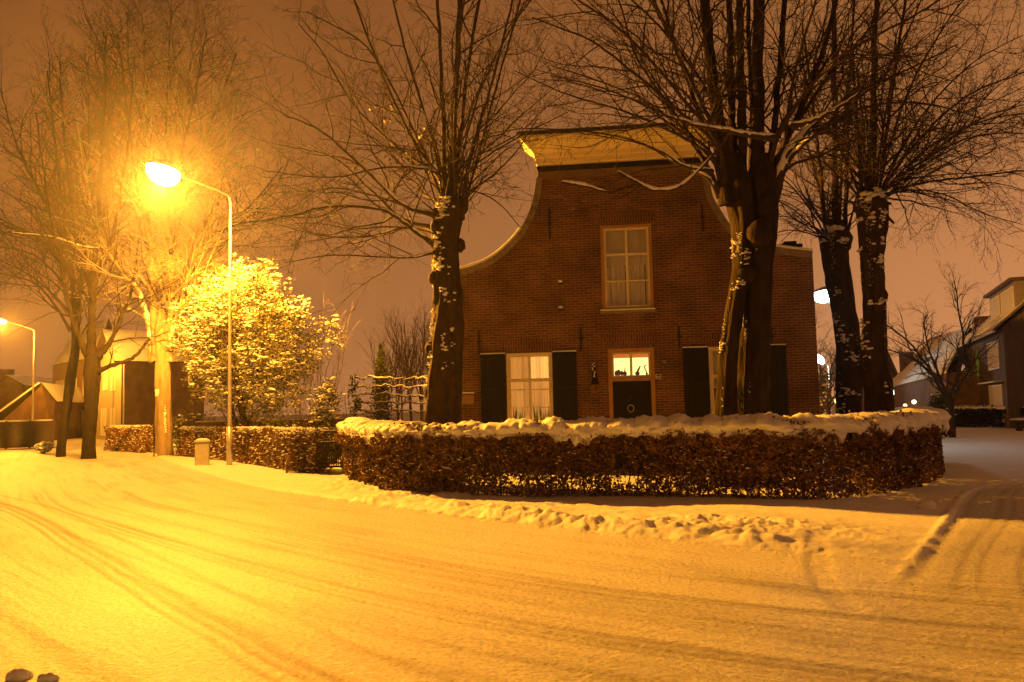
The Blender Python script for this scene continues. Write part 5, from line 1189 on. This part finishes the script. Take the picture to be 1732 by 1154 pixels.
for k, (px, py, Y) in enumerate(((650, 590, 60), (672, 565, 62), (694, 555, 60), (712, 560, 63), (735, 560, 61))):
    bgtree(['leftmost bare tree of the distant row above the espalier', 'second bare tree from the left in the distant row above the espalier', 'middle bare tree of the distant row above the espalier', 'bare tree in the distant row just left of the thick trunk', 'rightmost distant bare tree, half behind the thick trunk'][k], px, py, Y, 5, .22, 'bare trees beyond the garden')
# conifer in that row
root = empty('conifer', label='dark narrow conifer among the distant bare trees left of the thick trunk', cat='tree')
n = 2600; Yc = 50; t = r.random(n); b0 = at(645, 700, Yc); tz = at(645, 583, Yc).z; P = np.stack([b0.x + r.normal(size=n) * .42 * (1.05 - t), Yc + r.normal(size=n) * .4 * (1.05 - t), .3 + t * (tz - .3)], 1)
V_, F_ = inst(LEAFV * .22, LEAFF, rand_rot(r, n), P); obj_np('foliage', V_, [F_], M_leafg, root); MB().tube([(b0.x, Yc, -.1), (b0.x, Yc, tz * .9)], [.14, .03], 8).obj('trunk', M_bark, root)
# trees on the right
CR = dict(CB); CR['wob'] = (.17, .22, .25, .25); CR['n'] = (16, 9, 5); CR['trop'] = (.02, .03, .03, .02); CR['ang'] = (.6, .7, .7)
r = np.random.default_rng(52)
bgtree('small crooked bare tree in front of the dark house with the dormer', 1608, 505, 36, 5, .75, C=CR, r0=.13)
bgtree('bare tree beyond the brick house, between the two dark trunks', 1400, 560, 55, 6, .35, C=CR, group=None, r0=.12)
bgtree('faint bare tree behind the rightmost pollard, over the far roofs', 1455, 570, 75, 6, .35, C=CR, group=None, r0=.12)
r = np.random.default_rng(53)
bush('dark evergreen below the distant white street lamp', 1392, 735, 62, 95, 36, 1500, None, .25, .12)
bush('dark shrub clump at the foot of the small crooked tree', 1596, 725, 39, 78, 46, 2600, None, .14, .02)
bush('small snowy shrub between the two pollard trunks', 1455, 730, 30, 45, 40, 700, None, .12, .25)
bush('brown twiggy shrub peeping over the hedge beside the right corner of the house', 1345, 760, 18.5, 80, 56, 1500, None, .05, .14, M_leafb)

# ------------------------------------------------------------------ neighbouring houses on the left
def quad_house(name, label, corners, eave, wallm, roofs, group=None, cat='house'):
    """corners: list of (x,y) going round, eave height; roofs: list of (list of xyz) polygons with thickness"""
    root = empty(name, (0, 0, 0), 0, label=label, cat=cat, group=group); m = MB(); n = len(corners)
    vs = [(c[0], c[1], -.1) for c in corners] + [(c[0], c[1], eave) for c in corners]; m.add(vs, [(i, (i + 1) % n, n + (i + 1) % n, n + i) for i in range(n)] + [tuple(range(n, 2 * n))]); return root, m
def slab(poly, th):
    P = [Vector(p) for p in poly]; nn = (P[1] - P[0]).cross(P[2] - P[0]).normalized()
    if nn.z < 0: nn = -nn
    n = len(P); return [tuple(p) for p in P] + [tuple(p + nn * th) for p in P], [tuple(range(n - 1, -1, -1)), tuple(range(n, 2 * n))] + [(i, (i + 1) % n, n + (i + 1) % n, n + i) for i in range(n)]
def roofslab(polys, m, parent, th=.12):
    b = MB()
    for p in polys: b.add(*slab(p, th))
    return b.obj('roof', m, parent)
def wall_window(p0, p1, t0, t1, z0, z1, parent, m_glass, m_frame, fw=.08, out=.03):
    """window on the wall line p0-p1 (fractions t0..t1); outward = left of p0->p1 turned to the camera"""
    a = Vector((p0[0], p0[1], 0)); b = Vector((p1[0], p1[1], 0)); d = b - a; nn = Vector((d.y, -d.x, 0)).normalized()
    if nn.dot(a) > 0: nn = -nn
    q0 = a + d * t0; q1 = a + d * t1; u = d.normalized(); w_ = (q1 - q0).length
    rot = math.atan2(u.y, u.x)
    fr = MB(); s_ = 1 if Vector((-u.y, u.x, 0)).dot(nn) > 0 else -1
    def bx(x0, x1, za, zb, y0, y1): fr.box(x0, x1, min(s_ * y0, s_ * y1), max(s_ * y0, s_ * y1), za, zb)
    bx(0, fw, z0, z1, .002, out + .03); bx(w_ - fw, w_, z0, z1, .002, out + .03); bx(fw, w_ - fw, z1 - fw, z1, .002, out + .028); bx(fw, w_ - fw, z0, z0 + fw, .002, out + .028)
    o = fr.obj('window', m_frame, parent); o.location = q0; o.rotation_euler = (0, 0, rot)
    g_ = MB().box(fw, w_ - fw, min(s_ * .003, s_ * out), max(s_ * .003, s_ * out), z0 + fw, z1 - fw).obj('pane', m_glass, o); return o
M_frameW = mat('white_frame', (.72, .70, .64), .5)[0]
M_blindW = mat('drawn_white_blind', (.60, .58, .52), .7)[0]
def xy(px, Y): p = at(px, 700, Y); return (p.x, p.y)
def zat(px, py, Y): return at(px, py, Y).z
# white-fronted house
c1 = xy(205, 60); c0 = xy(163, 68); c2 = xy(345, 63); ev = zat(205, 612, 60)
c3 = (c2[0] + (c0[0] - c1[0]), c2[1] + (c0[1] - c1[1]))
h1r, m = quad_house('neighbour_house', 'white fronted brick house with a snowy roof behind the pale lit tree', [c0, c1, c2, c3], ev, M_brick2, [])
m.obj('wall', M_brick2, h1r)
dx, dy = c0[0] - c1[0], c0[1] - c1[1]; ridge = ev + 2.6; mid0 = (c1[0] + dx * .5, c1[1] + dy * .5); mid1 = (c2[0] + dx * .5, c2[1] + dy * .5)
ex = .3
# white render facing on the street side (left face), 6 mm proud
nl = Vector((-(c1[1] - c0[1]), (c1[0] - c0[0]), 0)).normalized()
if nl.x > 0: nl = -nl
f0 = Vector((c0[0], c0[1], 0)) + nl * .0; f1 = Vector((c1[0], c1[1], 0)) + nl * .0
MB().add([f0 + nl * .02 + Vector((0, 0, 0)), f1 + nl * .02, f1 + nl * .02 + Vector((0, 0, ev)), (f0 + f1) / 2 + nl * .02 + Vector((0, 0, ridge - .1)), f0 + nl * .02 + Vector((0, 0, ev)),
          f0 + nl * .0, f1, f1 + Vector((0, 0, ev)), (f0 + f1) / 2 + Vector((0, 0, ridge - .1)), f0 + Vector((0, 0, ev))], [(0, 1, 2, 3, 4), (9, 8, 7, 6, 5), (0, 5, 6, 1), (1, 6, 7, 2), (2, 7, 8, 3), (3, 8, 9, 4), (4, 9, 5, 0)]).obj('white_front', M_white, h1r)
def v3(p, z, o=None): return (p[0], p[1], z)
un = Vector((c2[0] - c1[0], c2[1] - c1[1], 0)).normalized()
def sh(p, k): return (p[0] - un.x * k, p[1] - un.y * k)
roofslab([[v3(sh(c1, .5), ev - .05), v3(c2, ev - .05), v3(mid1, ridge), v3(sh(mid0, .5), ridge)], [v3(sh(c0, .5), ev - .05), v3(c3, ev - .05), v3(mid1, ridge), v3(sh(mid0, .5), ridge)]], M_roof, h1r)
for (t0, t1, z0, z1) in ((.62, .80, zat(195, 660, 61), zat(195, 622, 61)), (.30, .48, zat(180, 660, 64), zat(180, 624, 64)), (.64, .80, zat(195, 728, 61), zat(195, 690, 61)), (.25, .45, .3, zat(180, 690, 64))):
    wall_window(tuple(f0 + nl * .02)[:2], tuple(f1 + nl * .02)[:2], t0, t1, z0, z1, h1r, M_blindW, M_frameW)
dp = at(207, 700, 59.9); MB().tube([(dp.x + .1, dp.y - .05, 0), (dp.x + .1, dp.y - .05, ev)], .06, 8).obj('downpipe', M_metal, h1r)

# second house further left
c1 = xy(160, 72); c0 = xy(88, 82); c2 = xy(200, 76); c3 = (c2[0] + c0[0] - c1[0], c2[1] + c0[1] - c1[1]); ev = zat(92, 615, 80)
h2r, m = quad_house('neighbour_house', 'farther two-storey house with a porch canopy, between the street lamp and the leaning tree', [c0, c1, c2, c3], ev, M_brick2, []); m.obj('wall', noise_mat('beige_brick', (.26, .18, .11), (.34, .24, .15), 6, .85, .2)[0], h2r)
ridge = ev + 3.4
rp = [[v3(c0, ev - .1), v3(c1, ev - .1), v3(((c1[0] + c2[0]) / 2, (c1[1] + c2[1]) / 2), ridge), v3(((c0[0] + c3[0]) / 2 + 1.2, (c0[1] + c3[1]) / 2), ridge)], [v3(c3, ev - .1), v3(c2, ev - .1), v3(((c1[0] + c2[0]) / 2, (c1[1] + c2[1]) / 2), ridge), v3(((c0[0] + c3[0]) / 2 + 1.2, (c0[1] + c3[1]) / 2), ridge)]]
roofslab(rp, M_roof, h2r)
for (t0, t1, z0, z1) in ((.10, .30, 3.6, 5.2), (.40, .60, 3.6, 5.2), (.75, .92, 3.6, 5.2), (.10, .30, .9, 2.4), (.55, .64, .1, 2.3), (.75, .92, .9, 2.4)): wall_window(c0, c1, t0, t1, z0, z1, h2r, M_curD, M_frameW)
nl = Vector((c1[1] - c0[1], -(c1[0] - c0[0]), 0)).normalized()
if nl.y > 0: nl = -nl
pa = Vector((c0[0], c0[1], 0)) + (Vector((c1[0], c1[1], 0)) - Vector((c0[0], c0[1], 0))) * .42; pb_ = pa + (Vector((c1[0], c1[1], 0)) - Vector((c0[0], c0[1], 0))) * .40
cnp = MB().add(*slab([tuple(pa + Vector((0, 0, 2.6))), tuple(pb_ + Vector((0, 0, 2.6))), tuple(pb_ + nl * 1.2 + Vector((0, 0, 2.55))), tuple(pa + nl * 1.2 + Vector((0, 0, 2.55)))], .16)).obj('porch_canopy', M_roof, h2r)
# low roofed house and its neighbour at the far left
c1 = xy(4, 62); c2 = xy(92, 66); ev = zat(5, 712, 62); ap = xy(70, 64.5); rz_ = zat(70, 648, 64)
h3r = empty('neighbour_house', label='low house with a wide snowy roof plane at the far left edge', cat='house')
bk = 12
m = MB(); e2 = ev
m.add([(c1[0], c1[1], -.1), (c2[0], c2[1], -.1), (c2[0], c2[1], ev + 1.4), (ap[0], ap[1], rz_ - .12), (c1[0], c1[1], ev)], [(0, 1, 2, 3, 4)])
m.add([(c2[0], c2[1], -.1), (c2[0] - 3, c2[1] + bk, -.1), (c2[0] - 3, c2[1] + bk, ev + 1.4), (c2[0], c2[1], ev + 1.4)], [(0, 1, 2, 3)])
m.obj('wall', M_brick2, h3r)
lf_ = -14
roofslab([[(c1[0] - 1, c1[1] - .3, ev - .1), (ap[0], ap[1] - .3, rz_), (ap[0] - 5, ap[1] + bk, rz_), (c1[0] - 6, c1[1] + bk, ev - .1)], [(c2[0] + .2, c2[1] - .3, ev + 1.35), (ap[0], ap[1] - .3, rz_), (ap[0] - 3, ap[1] + bk, rz_), (c2[0] - 2.8, c2[1] + bk, ev + 1.35)]], M_roof, h3r)
h4r = empty('neighbour_house', label='distant gabled house with a chimney rising behind the low snowy roof', cat='house')
q0 = at(-40, 700, 90); q1 = at(36, 700, 90); apx = at(13, 636, 90); ev = at(36, 652, 90).z
MB().add([(q0.x, 90, -.1), (q1.x, 90, -.1), (q1.x, 90, ev), (apx.x, 90, apx.z - .1), (q0.x, 90, ev - 2.5)], [(0, 1, 2, 3, 4)]).add([(q1.x, 90, -.1), (q1.x, 100, -.1), (q1.x, 100, ev), (q1.x, 90, ev)], [(0, 1, 2, 3)]).obj('wall', M_brick2, h4r)
rf = roofslab([[(q0.x - .5, 89.7, ev - 2.6), (apx.x, 89.7, apx.z), (apx.x, 100, apx.z), (q0.x - .5, 100, ev - 2.6)], [(q1.x + .4, 89.7, ev - .1), (apx.x, 89.7, apx.z), (apx.x, 100, apx.z), (q1.x + .4, 100, ev - .1)]], M_roof, h4r)
cc_ = at(12, 625, 92); MB().box(cc_.x - .5, cc_.x + .5, 91.5, 92.5, apx.z - 1.2, cc_.z).obj('chimney', M_brick2, rf)
# carport / low fence with snow on top, in front of the low house
fz = at(40, 712, 48).z; fa = at(-30, 700, 48); fb = at(90, 700, 50)
fen = empty('garden_fence', (fa.x, fa.y, 0), math.atan2(fb.y - fa.y, fb.x - fa.x), label='dark board fence with a bright snow line at the far left edge', cat='fence'); fl = math.hypot(fb.x - fa.x, fb.y - fa.y)
MB().box(0, fl, -.03, .03, .05, fz - .04).obj('fence_panel', M_post, fen)
for x in np.linspace(0, fl, 4): MB().box(x - .06, x + .06, -.1, -.032, -.1, fz).obj('fence_post', M_post, fen)
MB().box(0, fl, -.07, .07, fz - .038, fz + .05).obj('snow_cover', M_snowcap, fen, bevel=.02)

# parked car under snow in front of that fence
def car(loc, rz, label):
    root = empty('parked_car', loc, rz, label=label, cat='car')
    prof_ = [(-2.0, .35), (-2.02, .62), (-1.85, .85), (-1.05, .95), (-.55, 1.36), (.75, 1.40), (1.35, .98), (1.92, .88), (2.0, .55), (1.98, .30)]
    m = MB(); n = len(prof_); ring = []
    for yv, sc, zs in ((-.82, .97, .0), (-.80, 1.0, 0), (.80, 1.0, 0), (.82, .97, 0)):
        ring.append([(p[0] * sc, yv * (.86 if p[1] > 1.2 else 1.0), p[1]) for p in prof_])
    vs = [v for rg_ in ring for v in rg_]; fs = [(i * n + k, i * n + (k + 1) % n, (i + 1) * n + (k + 1) % n, (i + 1) * n + k) for i in range(3) for k in range(n)] + [tuple(range(n - 1, -1, -1)), tuple(range(3 * n, 4 * n))]
    m.add(vs, fs).obj('body', M_cardark, root, smooth=False, bevel=.04)
    for sx_ in (-1.25, 1.25):
        for sy_ in (-.80, .80):
            w_ = MB().tube([(sx_, sy_ - .1, .31), (sx_, sy_ + .1, .31)], .31, 18).obj('wheel', M_iron, root)
            MB().tube([(sx_, sy_ - .115, .31), (sx_, sy_ + .115, .31)], .17, 12).obj('rim', M_metal, w_)
    MB().box(-.50, .70, -.835, .835, 1.0, 1.28).obj('side_window', M_darkglass, root)
    for sy_ in (-.58, .58): MB().blob((-2.0, sy_, .66), .05, .16, .09, 6, 10).obj('headlight', M_frameW, root, smooth=True)
    m = MB(); m.blob((.10, 0, 1.40), .80, .72, .12, 8, 18, .04); m.blob((-1.45, 0, .90), .50, .72, .10, 8, 16, .04); m.obj('snow_cover', M_snowcap, root, smooth=True)
M_cardark = mat('dark_car_paint', (.02, .02, .022), .25, .6)[0]
cpz = G(24, 749); car((cpz.x - .3, cpz.y, .02), R(25), 'dark parked car topped with snow in front of the board fence')
# low shrubs on the verge
bush('small snowy shrub at the foot of the farther street lamp', 75, 752, 41, 18, 34, 500, None, .12, .4)

# ------------------------------------------------------------------ houses on the right
M_slate = add_snow(noise_mat('grey_roof', (.10, .07, .06), (.15, .11, .09), 4, .8, .3), .1, .35, 1.0, (.30, .50))[0]
M_darkwall = noise_mat('dark_cladding', (.08, .06, .045), (.13, .10, .075), 3, .8, .3, stretch=(4, 4, .3))[0]
p0_ = xy(1706, 46); p1_ = xy(1637, 60); ev = zat(1706, 555, 46); ev1 = zat(1637, 580, 60); ev = (ev + ev1) / 2
dv = Vector((p1_[0] - p0_[0], p1_[1] - p0_[1], 0)); gn = Vector((dv.y, -dv.x, 0)).normalized()
if gn.x < 0: gn = -gn
GW = 9.0; p2_ = (p0_[0] + gn.x * GW, p0_[1] + gn.y * GW); p3_ = (p1_[0] + gn.x * GW, p1_[1] + gn.y * GW)
h5, m = quad_house('dormer_house', 'dark house with a flat-roofed dormer and chimney at the right edge', [p0_, p1_, p3_, p2_], ev, M_darkwall, [])
ridge = ev + 4.2; ma = (p0_[0] + gn.x * GW / 2, p0_[1] + gn.y * GW / 2); mb_ = (p1_[0] + gn.x * GW / 2, p1_[1] + gn.y * GW / 2)
m.add([(p0_[0], p0_[1], ev), (p2_[0], p2_[1], ev), (ma[0], ma[1], ridge - .1)], [(0, 1, 2)]); m.obj('wall', M_darkwall, h5)
dn = dv.normalized()
def off(p, a=0, b=0): return (p[0] + dn.x * a + gn.x * b, p[1] + dn.y * a + gn.y * b)
roofslab([[v3(off(p0_, -.4, -.5), ev - .25), v3(off(p1_, .4, -.5), ev - .25), v3(off(mb_, .4), ridge), v3(off(ma, -.4), ridge)], [v3(off(p2_, -.4, .5), ev - .25), v3(off(p3_, .4, .5), ev - .25), v3(off(mb_, .4), ridge), v3(off(ma, -.4), ridge)]], M_slate, h5)
MB().tube([v3(off(p0_, -.4, -.52), ev - .25), v3(off(p1_, .4, -.52), ev - .25)], .08, 8).obj('gutter', M_frameW, h5)
LN = dv.length
# dormer
dz0 = ev + .45; dz1 = ev + 2.55; ddm = MB(); A_ = off(p0_, 1.0, .9); Bq = off(p0_, LN * .62, .9); Cq = off(p0_, LN * .62, 4.2); Dq = off(p0_, 1.0, 4.2)
ddm.add([v3(A_, dz0 - .6), v3(Bq, dz0 - .6), v3(Cq, dz0 - .6), v3(Dq, dz0 - .6), v3(A_, dz1), v3(Bq, dz1), v3(Cq, dz1), v3(Dq, dz1)], [(0, 1, 5, 4), (1, 2, 6, 5), (2, 3, 7, 6), (3, 0, 4, 7), (4, 5, 6, 7)])
do = ddm.obj('dormer', noise_mat('grey_board', (.22, .19, .16), (.28, .24, .20), 3, .7, 0)[0], h5)
MB().add(*slab([v3(off(p0_, .7, .6), dz1 + .01), v3(off(p0_, LN * .62 + .3, .6), dz1 + .01), v3(off(p0_, LN * .62 + .3, 4.4), dz1 + .01), v3(off(p0_, .7, 4.4), dz1 + .01)], .16)).obj('dormer_roof', M_slate, do)
wall_window(A_, Bq, .06, .50, dz0 + .25, dz1 - .2, do, M_blindW, M_frameW); wall_window(A_, Bq, .58, .94, dz0 + .25, dz1 - .2, do, M_blindW, M_frameW)
pc = off(p0_, LN * .93, 1.2); cz_ = zat(1642, 535, 58); MB().box(pc[0] - .45, pc[0] + .45, pc[1] - .45, pc[1] + .45, ev, cz_).obj('chimney', M_brick2, h5)
M_green = emis('green_lit_window', (.42, .50, .06), .16)
wall_window(p0_, p1_, .10, .34, ev - 2.2, ev - .6, h5, M_curD, M_frameW); wall_window(p0_, p1_, .56, .64, ev - 2.5, ev - .6, h5, M_green, M_darkwall)
wall_window(p0_, p1_, .08, .36, .3, 2.4, h5, M_curD, M_frameW)
MB().add(*slab([v3(off(p0_, .8, 0), 2.55), v3(off(p0_, LN * .42, 0), 2.55), v3(off(p0_, LN * .42, -.5), 2.5), v3(off(p0_, .8, -.5), 2.5)], .08)).obj('porch_canopy', M_snowcap, h5)

# long low house with a big snowy roof
e1 = at(1500, 656, 85); e2_ = at(1600, 630, 54); r1_ = at(1577, 572, 88); r2_ = at(1640, 556, 62)
h6 = empty('long_roofed_house', label='long low house with a large pale snowy roof beyond the rightmost trunk', cat='house')
MB().add([(e1.x, e1.y, -.1), (e2_.x, e2_.y, -.1), (e2_.x, e2_.y, e2_.z - .1), (e1.x, e1.y, e1.z - .1)], [(0, 1, 2, 3)]).add([(e2_.x, e2_.y, -.1), (e2_.x + 8, e2_.y + 3, -.1), (e2_.x + 8, e2_.y + 3, e2_.z), (e2_.x, e2_.y, e2_.z)], [(0, 1, 2, 3)]).add([(e1.x, e1.y, -.1), (e1.x + 4, e1.y - 6, -.1), (r1_.x, r1_.y, r1_.z - .1), (e1.x, e1.y, e1.z - .1)], [(0, 1, 2, 3)]).obj('wall', M_brick2, h6)
rf = roofslab([[tuple(e1), tuple(e2_), tuple(r2_), tuple(r1_)], [(r1_.x, r1_.y, r1_.z), (r2_.x, r2_.y, r2_.z), (r2_.x + 6, r2_.y + 3, r2_.z - 4), (r1_.x + 6, r1_.y + 3, r1_.z - 4)]], M_roof, h6)
MB().tube([tuple(e1 + Vector((-.1, -.1, .02))), tuple(e2_ + Vector((-.1, -.1, .02)))], .10, 8).obj('gutter', M_frameW, h6)
for px, py, Y in ((1563, 622, 74), (1583, 612, 68)):
    q_ = at(px, py, Y); MB().box(q_.x - .5, q_.x + 1.6, q_.y - .7, q_.y + .7, q_.z - 1.0, q_.z + .4).obj('dormer', M_darkwall, rf); MB().box(q_.x - .6, q_.x + 1.6, q_.y - .8, q_.y + .8, q_.z + .402, q_.z + .52).obj('snow_cover', M_snowcap, rf)
q_ = at(1533, 603, 84); MB().box(q_.x - .5, q_.x + .5, q_.y - .5, q_.y + .5, q_.z - 2.6, q_.z + .4).obj('chimney', M_brick2, rf)
# lit wall lamp on it
q_ = at(1514, 664, 80.5); MB().box(q_.x - .45, q_.x + .45, q_.y - .8, q_.y - .6, q_.z - .22, q_.z + .22).obj('wall_lamp', emis('cold_white_tube', (.75, 1, .95), 5), h6, bevel=.05)
lamp_light('wall_light', (q_.x - .3, q_.y - 1.6, q_.z - .3), 70, (.75, .95, 1), h6, .2, False)
# steep gable behind the rightmost trunk
h7 = empty('gabled_house', label='dark steep gable with a pale band, just right of the rightmost trunk', cat='house'); Y7 = 95
a1 = at(1460, 700, Y7); a2 = at(1519, 641, Y7); a3 = at(1492, 580, Y7); bnd = at(1519, 622, Y7)
MB().add([(a1.x, Y7, -.1), (a2.x - .4, Y7, -.1), (a2.x - .4, Y7, a2.z), (a3.x, Y7, a3.z - .3), (a1.x, Y7, a2.z)], [(0, 1, 2, 3, 4)]).add([(a2.x - .4, Y7, -.1), (a2.x - .4, Y7 + 12, -.1), (a2.x - .4, Y7 + 12, a2.z), (a2.x - .4, Y7, a2.z)], [(0, 1, 2, 3)]).obj('wall', M_brick2, h7)
roofslab([[(a3.x, Y7 - .3, a3.z), (a2.x, Y7 - .3, a2.z), (a2.x, Y7 + 12, a2.z), (a3.x, Y7 + 12, a3.z)], [(a3.x, Y7 - .3, a3.z), (a1.x, Y7 - .3, a2.z), (a1.x, Y7 + 12, a2.z), (a3.x, Y7 + 12, a3.z)]], M_roof, h7)
MB().box(a1.x, a2.x - .45, Y7 - .15, Y7 - .002, bnd.z - 1.5, bnd.z - 1.1).obj('fascia', M_ochre, h7)

# small lit garden lights beyond the hedge
def glim(px, py, Y, s_, col, st, label, group=None, post=True):
    q_ = at(px, py, Y); root = empty('garden_light', (q_.x, q_.y, 0), 0, label=label, cat='garden light', group=group)
    MB().tube([(0, 0, -.1), (0, 0, q_.z - s_)], .04, 8).obj('post', M_iron, root); MB().blob((0, 0, q_.z), s_, s_, s_, 8, 12).obj('lamp_globe', emis('globe_' + label.split()[0], col, st), root, smooth=True)
    MB().tube([(0, 0, q_.z + s_ * .9), (0, 0, q_.z + s_ * 1.25)], [s_ * .5, s_ * .1], 8).obj('lamp_cap', M_iron, root)
glim(1417, 679, 50, .17, (1, .50, .10), 9, 'orange globe light glowing at the foot of the dark pollard')
glim(1546, 680, 60, .15, (1, .45, .18), 8, 'uppermost of three small warm lights above the right end of the hedge', 'small warm lights beyond the hedge')
glim(1543, 688, 60, .10, (1, .35, .12), 6, 'lower right one of the three small warm lights, just over the hedge snow', 'small warm lights beyond the hedge')
glim(1531, 686, 60, .13, (1, .50, .25), 4, 'leftmost of three small warm lights above the right end of the hedge', 'small warm lights beyond the hedge')

# bench at the right edge
q_ = G(1738, 729); bn = empty('park_bench', (q_.x, q_.y, 0), R(10), label='low bench end with snow on its seat at the right edge by the dark hedge', cat='bench')
hz = at(1735, 711, q_.y).z
MB().box(-.75, .8, -.22, .22, hz - .07, hz).obj('seat', M_post, bn); MB().box(-.76, .81, -.23, .23, hz + .001, hz + .12).obj('snow_cover', M_snowcap, bn, bevel=.04)
for x in (-.45, .5): MB().box(x - .06, x + .06, -.18, .18, -.1, hz - .071).obj('leg', M_post, bn)

# clods of snow lying on the corner and a few crumbs of frozen slush
def lone_clod(px, py, w_, h_, label, seed):
    p = G(px, py); rr = np.random.default_rng(seed); m = MB(); random.seed(seed); z = gz(p.x, p.y)
    m.blob((p.x, p.y, z + h_ * .3), w_, w_ * .7, h_, 10, 18, .13); m.blob((p.x + w_ * .5, p.y + .03, z + h_ * .1), w_ * .6, w_ * .5, h_ * .7, 8, 14, .1)
    tag(m.obj('snow_clod', M_snow, smooth=True), label, 'snow clod')
lone_clod(1568, 860, .13, .09, 'rounded lump of snow lying alone on the corner in front of the hedge end', 3)
lone_clod(1587, 850, .06, .04, 'small crumb of snow just behind the rounded lump on the corner', 4)

lone_clod(30, 1148, .07, .05, 'dirty clod of frozen slush in the near left corner of the road', 6)
lone_clod(78, 1152, .06, .04, 'smaller dirty clod right of the one in the near left corner', 8)
# ------------------------------------------------------------------ winter haze
hz_ = MB().box(-170, 170, -30, 210, -1.2, 26)
ho = hz_.obj('haze', bpy.data.materials.new('haze')); ho['kind'] = 'stuff'
hm = ho.data.materials[0]; hm.use_nodes = True; n = hm.node_tree; n.nodes.clear(); o_ = node(n, 'ShaderNodeOutputMaterial'); v = node(n, 'ShaderNodeVolumePrincipled')
v.inputs['Color'].default_value = (.92, .92, .92, 1); v.inputs['Density'].default_value = .00042; v.inputs['Anisotropy'].default_value = .86
n.links.new(v.outputs[0], o_.inputs['Volume'])
